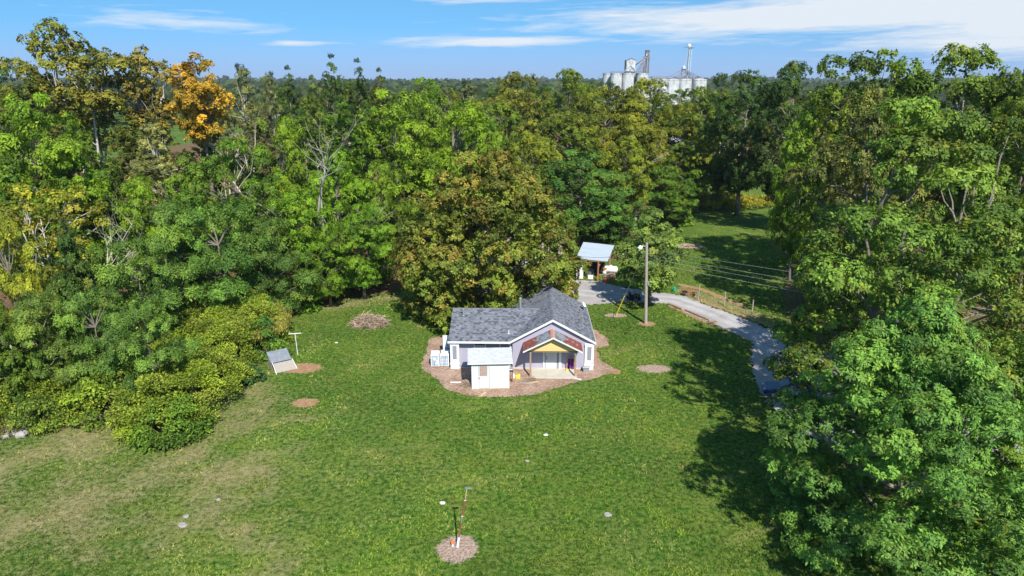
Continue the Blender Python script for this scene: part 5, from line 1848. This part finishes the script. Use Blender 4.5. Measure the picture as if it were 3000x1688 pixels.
def drive_edge():
    # railway-sleeper edging
    for p, q, lab in [((18.75, 77.7), (19.86, 75.6), 'weathered timber edging the driveway nearer the utility pole'),
                      ((20.15, 75.4), (21.95, 71.9), 'longer weathered timber edging the driveway beyond the gap')]:
        d = Vector((q[0] - p[0], q[1] - p[1], 0))
        o = MB().box(0, d.length, -.11, .11, 0, .2).build('edging_timber', 'wood_brown', None, bevel=.02, loc=(p[0], p[1], 0.0), rot=(0, 0, math.atan2(d.y, d.x)))
        tag(o, lab, 'timber')
    # fence posts
    for (X, Y, h, lab) in [(22.72, 79.4, 2.0, 'grey wooden fence post next to the red cart frame'), (25.26, 77.2, 1.75, 'middle grey fence post on the driveway bank'),
                           (27.02, 72.8, 2.15, 'grey fence post on the bank nearest the driveway bend'), (38.0, 138.6, 1.9, 'grey fence post before the goldenrod strip'),
                           (41.8, 140.0, 2.2, 'pale new fence post before the goldenrod strip')]:
        t = empty('fence_post', (X, Y, 0), lab, 'fence post', group=None)
        t.rotation_euler = (R_(2 if X < 25 else -2), R_(1.5), 0)
        MB().tube([(0, 0, -.1), (.01, 0, h * .5), (0, 0, h - .03), (0, 0, h)], [.075, .07, .068, .05], 8).build('post', 'wood_grey' if X != 41.8 else 'wood_tan', t)
        MB().box(-.02, .02, -.085, -.07, h * .7, h * .7 + .06).build('staple', 'metal_grey', t)
    # red cart frame
    t = empty('cart_frame', (22.1, 81.4, 0), 'dark red metal cart frame lying at the driveway edge', 'cart', rz=R_(-8))
    f = MB()
    for y in (-.35, .35):
        f.tube([(-.85, y, .34), (.85, y, .34)], .03, 6)
        f.tube([(-.85, y, .34), (-.85, y, .80), (.85, y, .72), (.85, y, .34)], .025, 6)
    for x in (-.85, -.3, .3, .85):
        f.tube([(x, -.35, .34), (x, .35, .34)], .025, 6)
    f.build('frame', 'red_metal', t)
    MB().box(-.8, -.2, -.33, .33, .365, .50).build('load', 'black_rubber', t, bevel=.03)
    for x in (-.6, .6):
        for y in (-.42, .42):
            w = MB().lathe([(.05, -.045), (.17, -.04), (.18, 0), (.17, .04), (.05, .045)], 14).build('wheel', 'black_rubber', t)
            w.rotation_euler = (R_(90), 0, 0)
            w.location = (x, y, .18)
    # green bin
    t = empty('watering_can', (20.7, 83.2, 0), 'bright green watering can beyond the driveway turn', 'watering can')
    MB().lathe([(.20, 0), (.22, .1), (.20, .45), (.16, .5)], 14).build('body', 'green_plastic', t)
    MB().tube([(.18, 0, .12), (.42, 0, .45), (.52, 0, .55)], [.04, .03, .05], 8).build('spout', 'green_plastic', t)
    MB().tube([(-.12, 0, .48), (-.26, 0, .55), (-.30, 0, .3), (-.19, 0, .15)], .025, 6).build('handle', 'green_plastic', t)


drive_edge()


def mower():
    t = empty('riding_mower', (14.9, 79.6, 0), 'black riding mower parked in the shade of the small tree', 'mower', rz=R_(20))
    MB().add([(-.75, -.28, .25), (.75, -.28, .25), (.75, .28, .25), (-.75, .28, .25), (-.72, -.3, .55), (.05, -.3, .50), (.05, .3, .50), (-.72, .3, .55), (.2, -.26, .75), (.78, -.24, .68), (.78, .24, .68), (.2, .26, .75)],
             [(3, 2, 1, 0), (0, 1, 9, 8, 5, 4), (2, 3, 7, 6, 11, 10), (1, 2, 10, 9), (3, 0, 4, 7), (4, 5, 6, 7), (5, 8, 11, 6), (8, 9, 10, 11)]).build('body', 'car_black', t, bevel=.03)
    s = MB().box(-.55, -.12, -.22, .22, .56, .66).build('seat', 'black_rubber', t, bevel=.03)
    MB().box(-.62, -.52, -.22, .22, .60, 1.0).build('backrest', 'black_rubber', s, bevel=.03)
    MB().tube([(.2, 0, .7), (.05, 0, .98)], .02, 6).build('steering_column', 'metal_dark', t)
    for x, r in ((-.5, .27), (.55, .19)):
        for y in (-.40, .40):
            w = MB().lathe([(.06, -.09), (r * .93, -.085), (r, -.05), (r, .05), (r * .93, .085), (.06, .09)], 16).build('wheel', 'black_rubber', t)
            w.rotation_euler = (R_(90), 0, 0)
            w.location = (x, y, r)


mower()


def left_things():
    # clothes-line T post
    t = empty('clothes_line_post', (-20.93, 61.94, 0), 'white T-shaped clothes-line post beside the thicket', 'clothes post', rz=R_(12))
    MB().tube([(0, 0, -.1), (-.07, 0, 2.2)], .035, 8).build('post', 'white_paint', t)
    MB().box(-.68, .52, -.035, .035, 2.2, 2.265).build('crossbar', 'white_paint', t, bevel=.01)
    for x in (-.6, -.25, .12, .45):
        MB().tube([(x, 0, 2.265), (x, 0, 2.33)], .012, 5).build('hook', 'metal_grey', t)
    # coop: A-frame lean-to of grey sheets
    t = empty('coop', (-21.4, 58.9, 0), 'weathered grey lean-to coop of tilted metal sheets by the thicket', 'coop', rz=R_(34))
    t.scale = (.82, .82, .82)
    r = MB()
    r.slab((-1.35, -.35, .95), (.95, -.35, .95), (.95, 1.25, 1.75), (-1.35, 1.25, 1.75), .05)
    rf = r.build('roof', 'metal_old', t)
    for i in range(9):
        x = -1.25 + i * .27
        MB().tube([(x, -.35, .965), (x, 1.25, 1.765)], .018, 4).build('rib', 'metal_old', rf)
    f = MB()
    f.slab((-1.1, -1.35, .05), (1.15, -1.35, .05), (.95, -.38, .90), (-1.1, -.38, .90), .04)
    f.build('front_panel', 'wood_grey', t)
    w = MB()
    w.add([(.94, -.3, 0), (.94, 1.2, 0), (.94, 1.2, 1.66), (.94, -.3, .92), (.90, -.3, 0), (.90, 1.2, 0), (.90, 1.2, 1.66), (.90, -.3, .92)],
          [(0, 1, 2, 3), (7, 6, 5, 4), (0, 4, 5, 1), (1, 5, 6, 2), (2, 6, 7, 3), (3, 7, 4, 0)])
    w.add([(-1.24, -.3, 0), (-1.24, 1.2, 0), (-1.24, 1.2, 1.66), (-1.24, -.3, .92), (-1.28, -.3, 0), (-1.28, 1.2, 0), (-1.28, 1.2, 1.66), (-1.28, -.3, .92)],
          [(3, 2, 1, 0), (4, 5, 6, 7), (1, 5, 4, 0), (2, 6, 5, 1), (3, 7, 6, 2), (0, 4, 7, 3)])
    w.build('side_wall', 'wood_grey', t)
    MB().box(-1.2, .88, -.42, -.38, .56, .92).build('opening', 'dark_gap', t)
    MB().bar((1.2, -1.4, .06), (1.0, -.36, .98), .07, .05).build('rail', 'white_worn', t)
    MB().bar((-1.2, -1.75, .05), (-1.2, -.36, .98), .07, .05).build('rail', 'white_worn', t)
    MB().bar((.3, -1.5, .04), (1.45, -1.45, .04), .1, .06).build('ramp', 'wood_brown', t)
    # pale stump / rock pile at the left edge
    rng = np.random.default_rng(8)
    for X, Y, r, lab in [(-37.3, 46.6, .62, 'largest pale grey rock at the end of the thicket'), (-36.8, 45.9, .40, 'smaller pale rock beside the largest rock'), (-37.9, 45.8, .34, 'small pale rock in front of the largest rock')]:
        bm = bmesh.new()
        bmesh.ops.create_icosphere(bm, subdivisions=3, radius=r)
        for v in bm.verts:
            k = 1 + .22 * math.sin(v.co.x * 5 / r + X) * math.cos(v.co.y * 4 / r) + .08 * math.sin(v.co.z * 11 / r)
            v.co *= k
            v.co.z *= .75
        me = bpy.data.meshes.new('rock')
        bm.to_mesh(me)
        bm.free()
        me.materials.append(MAT['stone'])
        o = link(bpy.data.objects.new('rock', me))
        o.location = (X, Y, r * .55)
        tag(o, lab, 'rock')


left_things()


def debris():
    rng = np.random.default_rng(6)
    items = [(-19.83, 35.18, .34, 'largest pale flat stone in the dry front lawn'), (-20.0, 36.02, .25, 'smaller pale flat stone beside the largest flat stone'),
             (-4.39, 37.43, .27, 'folded white paper sheet on the lawn near the leaning post'), (2.58, 46.15, .24, 'white paper scrap on the lawn in front of the porch'),
             (1.08, 42.42, .2, 'pale stone on the lawn between porch and leaning post'), (5.89, 36.19, .3, 'pale stone on the lawn under the locust side'),
             (-18.75, 37.8, .18, 'tiny pale stone in the dry lawn'), (-17.96, 65.13, .2, 'white scrap on the lawn before the brush pile')]
    for X, Y, r, lab in items:
        r *= .75
        n = 9
        top = [(r * (1 + rng.normal(0, .15)) * math.cos(2 * math.pi * i / n), .75 * r * (1 + rng.normal(0, .15)) * math.sin(2 * math.pi * i / n)) for i in range(n)]
        paper = 'paper' in lab or 'scrap' in lab
        h = .03 if paper else .06
        mb = MB().add([(x * 1.05, y * 1.05, 0) for x, y in top] + [(x, y, h + rng.uniform(0, .03)) for x, y in top],
                      [tuple(range(n, 2 * n))] + [(i, (i + 1) % n, n + (i + 1) % n, n + i) for i in range(n)])
        o = mb.build('paper_scrap' if paper else 'flat_stone', 'white_paint' if paper else 'stone', None, loc=(X, Y, .01))
        tag(o, lab, 'paper' if paper else 'stone')


debris()


# ------------------------------------------------------------------ garage and carport


def garage():
    G = empty('garage', (1.2, 96.0, 0), 'white garage with brown roof half hidden behind the maple', 'garage', rz=R_(-8))
    MB().prism([(-6.2, 0), (6.2, 0), (6.2, 2.9), (-6.2, 2.9)], -3.6, 3.6).build('wall', 'white_worn', G)
    r = MB()
    r.slab((-6.6, -4.1, 2.85), (6.6, -4.1, 2.85), (6.6, 0, 5.0), (-6.6, 0, 5.0), .1)
    r.slab((-6.6, 0, 5.0), (6.6, 0, 5.0), (6.6, 4.1, 2.85), (-6.6, 4.1, 2.85), .1)
    rf = r.build('roof', 'roof_brown', G)
    g = MB()
    prism_x(g, [(-3.6, 2.9), (3.6, 2.9), (0, 4.80)], -6.19, 6.19)
    g.build('gable_wall', 'white_worn', G)
    d = MB().box(-4.2, -.8, -3.66, -3.605, .03, 2.35).build('garage_door', 'appliance_white', G)
    for i in range(4):
        MB().box(-4.1, -.9, -3.68, -3.662, .1 + i * .57, .58 + i * .57).build('door_panel', 'appliance_white', d)
    window(G, 1.6, 2.9, 1.0, 2.1, -3.6)
    C = empty('carport', (11.4, 90.0, 0), 'open carport with pale blue metal roof and a red-brown post', 'carport', rz=R_(-12))
    r = MB()
    r.slab((-2.45, -2.35, 3.02), (1.75, -2.25, 2.80), (2.25, 3.2, 3.75), (-2.1, 3.3, 3.97), .05)
    rf = r.build('roof', 'metal_roof', C)
    for i in range(12):
        f0 = (i + .5) / 12
        MB().tube([(-2.45 + 4.2 * f0, -2.3, 3.04 - .22 * f0), (-2.1 + 4.35 * f0, 3.2, 3.975 - .22 * f0)], .02, 4).build('rib', 'metal_roof', rf)
    for x, y, h, mt in ((.55, -2.15, 2.80, 'wood_red'), (1.75, 2.9, 3.60, 'wood_brown'), (-1.9, 2.9, 3.80, 'wood_brown'), (-2.0, -2.15, 2.92, 'wood_brown')):
        MB().box(x - .09, x + .09, y - .09, y + .09, 0, h).build('post', mt, C)
    MB().box(-2.3, 1.6, -2.2, -2.1, 2.66, 2.77).build('beam', 'wood_brown', C)
    MB().bar((.55, -2.05, 1.9), (1.1, -1.4, 2.86), .09).build('brace', 'wood_brown', C)


garage()


def carport_things():
    t = empty('refrigerator', (9.15, 88.75, 0), 'white refrigerator standing under the carport edge', 'refrigerator', rz=R_(-6))
    MB().box(-.45, .45, -.05, .65, .02, 2.0).build('body', 'appliance_white', t, bevel=.03)
    MB().box(-.445, .445, -.12, -.055, .75, 1.98).build('door', 'appliance_white', t, bevel=.02)
    MB().box(-.445, .445, -.12, -.055, .06, .735).build('door', 'appliance_white', t, bevel=.02)
    MB().box(.32, .37, -.17, -.125, .95, 1.35).build('handle', 'metal_grey', t)
    t = empty('covered_grill', (10.65, 90.0, 0), 'grill under a crumpled grey cover inside the carport', 'grill')
    rng = np.random.default_rng(3)
    prof = [(.52, 0), (.55, .2), (.50, .5), (.52, .75), (.46, .95), (.30, 1.12), (.1, 1.2)]
    mb = MB().lathe(prof, 14)
    mb.v = [(x * 1.15 + rng.normal(0, .025), y * .8 + rng.normal(0, .025), z) for x, y, z in mb.v]
    mb.build('cover', 'grey_tarp', t)
    MB().tube([(0, .2, 1.1), (.02, .22, 2.0)], .03, 6).build('pipe', 'metal_dark', t)
    t = empty('tarp_stack', (11.5, 92.2, 0), 'dark tarp-covered stack at the back of the carport', 'tarp')
    mb = MB().box(-1.4, 1.4, -.5, .5, 0, 1.3)
    mb.build('stack', 'wood_brown', t)
    MB().add([(-1.45, -.56, .1), (1.45, -.56, .1), (1.45, .56, .1), (-1.45, .56, .1), (-1.42, -.53, 1.33), (-.4, -.53, 1.45), (.5, -.53, 1.36), (1.42, -.53, 1.42), (-1.42, .53, 1.35), (-.4, .53, 1.48), (.5, .53, 1.38), (1.42, .53, 1.4)],
             [(0, 1, 7, 6, 5, 4), (2, 3, 8, 9, 10, 11), (1, 2, 11, 7), (3, 0, 4, 8), (4, 5, 9, 8), (5, 6, 10, 9), (6, 7, 11, 10)]).build('cover', 'black_tarp', t)
    t = empty('cooler', (10.62, 88.75, 0), 'white cooler box beside the carport refrigerator', 'cooler', rz=R_(-5))
    MB().box(-.34, .34, -.2, .22, 0, .42).build('body', 'appliance_white', t, bevel=.03)
    MB().box(-.36, .36, -.22, .24, .425, .50).build('lid', 'white_worn', t, bevel=.02)
    for i, (X, Y, s, lab) in enumerate([(12.42, 86.75, 1.0, 'terracotta flower pot on the gravel nearest the carport post'), (13.22, 87.2, 1.05, 'terracotta flower pot beside the scrap bicycles')]):
        t = empty('flower_pot', (X, Y, 0.012), lab, 'flower pot')
        t.scale = (s, s, s)
        MB()._lathe([(0, 0), (.20, 0), (.29, .45), (.34, .45), (.35, .58), (.29, .58), (.27, .45), (0, .45)], 18, (0, 0, 0)).build('pot', 'terracotta', t)
        MB().lathe([(.27, .46), (.2, .50)], 12).build('soil', 'dark_gap', t)
    t = empty('bucket', (11.83, 86.85, .012), 'pale bucket with yellow lid beside the carport post', 'bucket')
    MB().lathe([(.16, 0), (.19, .45)], 14).build('body', 'appliance_white', t)
    MB().lathe([(.20, .452), (.20, .50)], 14).build('lid', 'yellow_plastic', t)
    t = empty('propane_tank', (13.65, 91.0, 0), 'white horizontal propane tank behind the scrap bicycles', 'tank', rz=R_(-14))
    pts = [(-.95, 0, .75), (-.88, 0, .75), (-.7, 0, .75), (.7, 0, .75), (.88, 0, .75), (.95, 0, .75)]
    MB().tube(pts, [.1, .34, .46, .46, .34, .1], 18).build('tank', 'appliance_white', t, smooth=True)
    for x in (-.55, .55):
        MB().box(x - .08, x + .08, -.3, .3, 0, .36).build('leg', 'metal_grey', t)
    MB().lathe([(.13, 1.19), (.14, 1.30), (.05, 1.34)], 12).build('valve_dome', 'appliance_white', t)
    bicycle(12.95, 88.6, R_(10), 'bicycle propped in the scrap row by the carport', mat='metal_grey', tilt=6)
    bicycle(13.85, 88.75, R_(-20), 'bicycle at the outer end of the scrap row', mat='red_metal', tilt=-6)
    stick_pile(13.3, 89.9, 1.0, .5, .6, 70, 1.0, 14, 'tangle of scrap poles between bicycles and propane tank', 'scrap heap', 'scrap_heap', r=.03)
    t = empty('planter_bag', (12.75, 90.7, 0), 'white sack with orange plants beside the propane tank', 'sack')
    MB().lathe([(.25, 0), (.3, .2), (.28, .5), (.2, .62)], 12).build('sack', 'white_worn', t)
    o = leaf_mass('plant', np.array([[0, 0, .8], [.15, .1, .9], [-.15, 0, .85]]), np.array([.3, .25, .25]), .16, .45, .8, .3, (0.42, 0.20, 0.04), 'leaf_orange', 5, .2, None, None)
    o.parent = t


carport_things()

# ------------------------------------------------------------------ vehicles under the trees


def car(X, Y, rz, label, mat, suv=False, stripe=False):
    t = empty('parked_car', (X, Y, .012), label, 'car', rz=rz, group='cars parked under the trees')
    L, W = 4.5, 1.8
    zc = .15 if suv else 0
    prof = [(-L / 2, .38), (-L / 2 + .1, .30), (L / 2 - .12, .28), (L / 2, .42), (L / 2 - .03, .66 + zc), (L / 2 - .25, .76 + zc), (.95, .92 + zc), (-1.5, .95 + zc), (-L / 2 + .05, .90 + zc)]
    n = len(prof)
    vs_ = []
    for y, k in ((-W / 2 + .06, 1), (W / 2 - .06, 1)):
        vs_ += [(x, y, z) for x, z in prof]
    b = MB().add(vs_, [tuple(range(n)), tuple(n + i for i in reversed(range(n)))] + [(i, n + i, n + (i + 1) % n, (i + 1) % n) for i in range(n)])
    body = b.build('body', mat, t, bevel=.06)
    z0, z1 = .93 + zc, 1.42 + zc * 2
    xr0, xr1 = (-2.1, -1.8) if suv else (-1.75, -1.1)
    cb = [(xr0, z0 - .02), (1.0, z0 - .02), (.25, z1), (xr1, z1)]
    vs_ = [(x, -.80 if z < z1 else -.66, z) for x, z in cb] + [(x, .80 if z < z1 else .66, z) for x, z in cb]
    MB().add(vs_, [(0, 1, 2, 3), (7, 6, 5, 4), (0, 4, 5, 1), (1, 5, 6, 2), (2, 6, 7, 3), (3, 7, 4, 0)]).build('cabin', mat, t, bevel=.05)

    def quad(P, nm):
        P = [Vector(p) for p in P]
        nn = (P[1] - P[0]).cross(P[3] - P[0]).normalized()
        MB().slab(*[p + nn * .012 for p in P], .01).build(nm, 'glass_dark', t)
    ins = lambda f, a_, b_: tuple(np.array(a_) * (1 - f) + np.array(b_) * f)
    a_, b_, c_, d_ = (1.0, -.72, z0 + .05), (1.0, .72, z0 + .05), (.27, .60, z1 - .04), (.27, -.60, z1 - .04)
    quad((ins(.06, a_, d_), ins(.06, b_, c_), ins(.95, b_, c_), ins(.95, a_, d_)), 'windscreen')
    quad(((xr0, .68, z0 + .06), (xr0, -.68, z0 + .06), (xr1 - .01, -.58, z1 - .05), (xr1 - .01, .58, z1 - .05)), 'rear_window')
    for s in (-1, 1):
        for x0, x1 in ((-.45, .78), (xr0 + .35, -.55)):
            xt0 = max(x0, xr1 + .08)
            P = [(x0, s * .80, z0 + .05), (x1, s * .80, z0 + .05), (min(x1, .22), s * .675, z1 - .05), (xt0, s * .675, z1 - .05)]
            quad(P if s < 0 else [P[1], P[0], P[3], P[2]], 'side_window')
        MB().box(L / 2 - .30, L / 2 - .02, s * .52 - .16, s * .52 + .16, .58 + zc, .70 + zc).build('headlight', 'lamp_glass', t, bevel=.03)
        MB().box(-L / 2 - .01, -L / 2 + .1, s * .62 - .14, s * .62 + .14, .66 + zc, .80 + zc).build('tail_light', 'car_red', t, bevel=.02)
        for x in (-1.35, 1.4):
            w = MB().lathe([(.12, -.11), (.31, -.10), (.335, -.06), (.335, .06), (.31, .10), (.12, .11)], 20).build('wheel', 'black_rubber', t)
            w.rotation_euler = (R_(90), 0, 0)
            w.location = (x, s * .80, .335)
            MB().lathe([(.02, -.118), (.20, -.114), (.20, .114), (.02, .118)], 14).build('rim', 'metal_grey', w)
    if stripe:
        MB().box(1.05, 2.0, -.62, -.50, .93, .945).build('stripe', 'car_red', t, rot=(0, R_(7.6), 0), loc=(0, 0, .13))
        MB().box(1.05, 2.0, .20, .32, .93, .945).build('stripe', 'car_red', t, rot=(0, R_(7.6), 0), loc=(0, 0, .13))


car(25.9, 49.2, R_(200), 'black car parked on the gravel behind the front locust tree', 'car_black', suv=True)
car(23.6, 52.8, R_(165), 'dark blue car parked near the gravel edge under the trees', 'car_blue')
car(32.6, 47.9, R_(215), 'white car with red stripes on its bonnet under the big trees', 'car_white', stripe=True)
car(30.2, 44.0, R_(190), 'blue car parked deepest in the shade of the front locust', 'car_blue', suv=True)

# ------------------------------------------------------------------ grain elevator on the horizon


def elevator():
    D = 520
    E = empty('grain_elevator', (86, D, 0), 'weathered white concrete grain elevator with headhouse and spouted leg on the horizon', 'grain elevator')
    for x, y in ((-10.2, 0), (-1.7, -1.0), (8.9, 0), (-14.5, 9), (-6, 9), (3, 9), (10, 9)):
        s = MB().lathe([(4.25, 0), (4.25, 30.4), (4.4, 30.45), (4.4, 31.1)], 28).build('silo', 'silo_concrete', E, loc=(x, y, 0))
        MB().lathe([(4.2, 31.11), (4.3, 31.3)], 24).build('silo_cap', 'silo_dark', s)
    gal = MB()
    for x in np.arange(-15, 13, 1.6):
        gal.tube([(x, -3.4, 31.2), (x, -3.4, 32.4)], .09, 4)
    gal.tube([(-15, -3.4, 32.4), (13, -3.4, 32.4)], .09, 4)
    gal.tube([(-15, -3.4, 31.8), (13, -3.4, 31.8)], .07, 4)
    gal.build('railing', 'leg_metal', E)
    hh = MB().prism([(-3.2, 31), (3.0, 31), (3.0, 40.0), (0, 41.3), (-3.2, 40.0)], -2.5, 3.5)
    h = hh.build('headhouse', 'silo_concrete', E)
    MB().box(-3.9, -3.22, -2.6, 3.6, 31, 40.2).build('headhouse_side', 'silo_dark', h)
    MB().slab((-3.4, -2.8, 40.05), (0, -2.8, 41.45), (0, 3.8, 41.45), (-3.4, 3.8, 40.05), .2).build('headhouse_roof', 'silo_dark', h)
    MB().slab((0, -2.8, 41.45), (3.2, -2.8, 40.05), (3.2, 3.8, 40.05), (0, 3.8, 41.45), .2).build('headhouse_roof', 'silo_dark', h)
    lg = MB()
    for x in (9.8, 11.2, 12.9):
        for y in (-1.4, 1.4):
            lg.tube([(x, y, 30), (x, y, 42.5)], .32, 6)
    for z in np.arange(31, 42, 1.4):
        lg.bar((9.8, -1.4, z), (12.9, -1.4, z + 1.4), .16).bar((12.9, -1.4, z), (9.8, -1.4, z), .16)
    lg.box(9.2, 13.4, -1.8, 1.8, 41.2, 42.6)
    leg = lg.build('elevator_leg', 'leg_metal', E)
    hd = MB()
    hd.box(10.0, 13.0, -1.4, 1.4, 42.61, 46.4)
    hd.build('leg_head', 'leg_metal', leg, bevel=.7)
    MB().lathe([(1.6, 46.0), (1.9, 46.6), (1.2, 47.3)], 12, (11.6, 0, 0)).build('leg_cap', 'silo_dark', leg)
    MB().box(10.4, 11.2, -1.9, -1.41, 43.0, 44.2).build('hatch', 'silo_concrete', leg)
    for tx, tz in ((3.0, 37.2), (3.6, 32.0), (5.0, 32.0), (6.6, 32.0), (8.2, 32.0), (-2.5, 31.5)):
        a_ = (9.9, -1.2, 42.4 - abs(tx) * .08)
        MB().tube([a_, (tx, -2.8, tz)], .30, 5).build('spout', 'leg_metal', E)
    for p, q in (((-6, -2.8, 31.3), (-.5, -2.9, 36.5)), ((-.5, -2.9, 36.5), (4.5, -2.9, 31.4)), ((-4, -2.9, 33), (4, -2.9, 31.8))):
        MB().bar(p, q, .3).build('spout', 'leg_blue', E)
    # second, lower bank of silos with its own tall leg
    B = empty('grain_silos', (115, D, 0), 'lower row of white grain silos with a tall slender elevator leg', 'grain silos')
    for x, y in ((-17.2, -3), (-6.5, 0), (2, 0), (11, 0), (21.3, -2)):
        s = MB().lathe([(5.0, 0), (5.0, 26.0), (5.15, 26.05), (5.15, 26.8)], 28).build('silo', 'silo_concrete', B, loc=(x, y, 0))
        MB().lathe([(4.9, 26.81), (1.0, 27.5)], 24).build('silo_roof', 'silo_concrete', s)
    g = MB()
    g.box(-20, 24, -2.6, -1.4, 27.3, 27.9)
    for x in np.arange(-19, 24, 2.2):
        g.tube([(x, -2.6, 27.9), (x, -2.6, 28.8)], .08, 4)
    g.tube([(-19, -2.6, 28.8), (24, -2.6, 28.8)], .09, 4)
    g.build('catwalk', 'leg_metal', B)
    lg = MB()
    for dx in (-.75, .75):
        lg.tube([(13.4 + dx, 0, 26), (13.4 + dx, 0, 49.5)], .48, 6)
    lg.build('elevator_leg', 'leg_blue', B)
    MB().tube([(12.0, -.5, 27), (12.2, -.5, 49.0)], .38, 6).build('ladder_cage', 'leg_metal', B)
    MB().box(9.3, 15.8, -1.2, 1.2, 48.6, 48.95).build('platform', 'leg_metal', B)
    MB().lathe([(1.0, 48.96), (1.3, 49.8), (1.2, 50.6), (.5, 51.2)], 12, (12.4, 0, 0)).build('leg_head', 'white_paint', B)
    MB().tube([(12.0, -.4, 47.5), (9.6, -.6, 36)], .3, 6).build('spout', 'leg_blue', B)
    dist = MB().lathe([(.3, 33.2), (1.6, 34.0), (1.5, 35.2), (.4, 36.6)], 12, (9.4, -.6, 0)).build('distributor', 'leg_blue', B)
    for i in range(8):
        MB().bar((7.9 + (i % 2) * 2.8, -1.4 + (i // 4) * 1.6, 27.5 + (i % 4) * 1.4), (10.7 - (i % 2) * 2.8, -1.4 + (i // 4) * 1.6, 28.9 + (i % 4) * 1.4), .14).build('brace', 'leg_metal', dist)
    for x in (7.9, 10.7):
        MB().tube([(x, -1.4, 27), (x, -1.4, 34.2)], .28, 5).build('tower_leg', 'leg_metal', B)
    for tx in (-3.5, 3.5, 5.5, 16.5, 19, 22.5):
        MB().tube([(9.4, -.8, 34.0), (tx, -2.0, 27.9)], .24, 5).build('spout', 'leg_metal', B)


elevator()


def far_houses():
    for X, Y, w, d, h, rz, lab in [(74, 245, 10, 7, 6, 10, 'white gabled house glimpsed between the trees beyond the far lawn'),
                                   (64, 262, 8, 6, 4, -15, 'smaller white outbuilding glimpsed beyond the far lawn')]:
        t = empty('white_house', (X, Y, 0), lab, 'house', rz=R_(rz))
        MB().box(-w / 2, w / 2, -d / 2, d / 2, 0, h).build('wall', 'white_paint', t)
        g = MB()
        prism_x(g, [(-d / 2, h), (d / 2, h), (0, h + 2.1)], -w / 2 + .01, w / 2 - .01)
        g.build('gable_wall', 'white_paint', t)
        r = MB()
        r.slab((-w / 2 - .4, -d / 2 - .4, h - .1), (w / 2 + .4, -d / 2 - .4, h - .1), (w / 2 + .4, 0, h + 2.3), (-w / 2 - .4, 0, h + 2.3), .12)
        r.slab((-w / 2 - .4, 0, h + 2.3), (w / 2 + .4, 0, h + 2.3), (w / 2 + .4, d / 2 + .4, h - .1), (-w / 2 - .4, d / 2 + .4, h - .1), .12)
        r.build('roof', 'panel_grey', t)
        for i in range(3):
            window(t, -w / 2 + 1 + i * 2.6, -w / 2 + 2.2 + i * 2.6, 1.2, 2.8, -d / 2 - .01)
        MB().box(w / 2 - 1.6, w / 2 - .6, -d / 2 - .06, -d / 2 - .004, 0, 2.1).build('door', 'panel_grey', t)


far_houses()


# ------------------------------------------------------------------ the air: faint haze over the whole place
def haze():
    m, t, out = newmat('haze_air')
    v = nd(t, 'ShaderNodeVolumePrincipled', inp={'Color': (0.80, 0.88, 1.0, 1), 'Density': 0.00009, 'Anisotropy': 0.2})
    t.links.new(v.outputs[0], out.inputs['Volume'])
    MAT['haze_air'] = m
    o = MB().box(-4200, 4200, -60, 4200, -1.0, 62).build('haze', 'haze_air')
    o['kind'] = 'stuff'


haze()
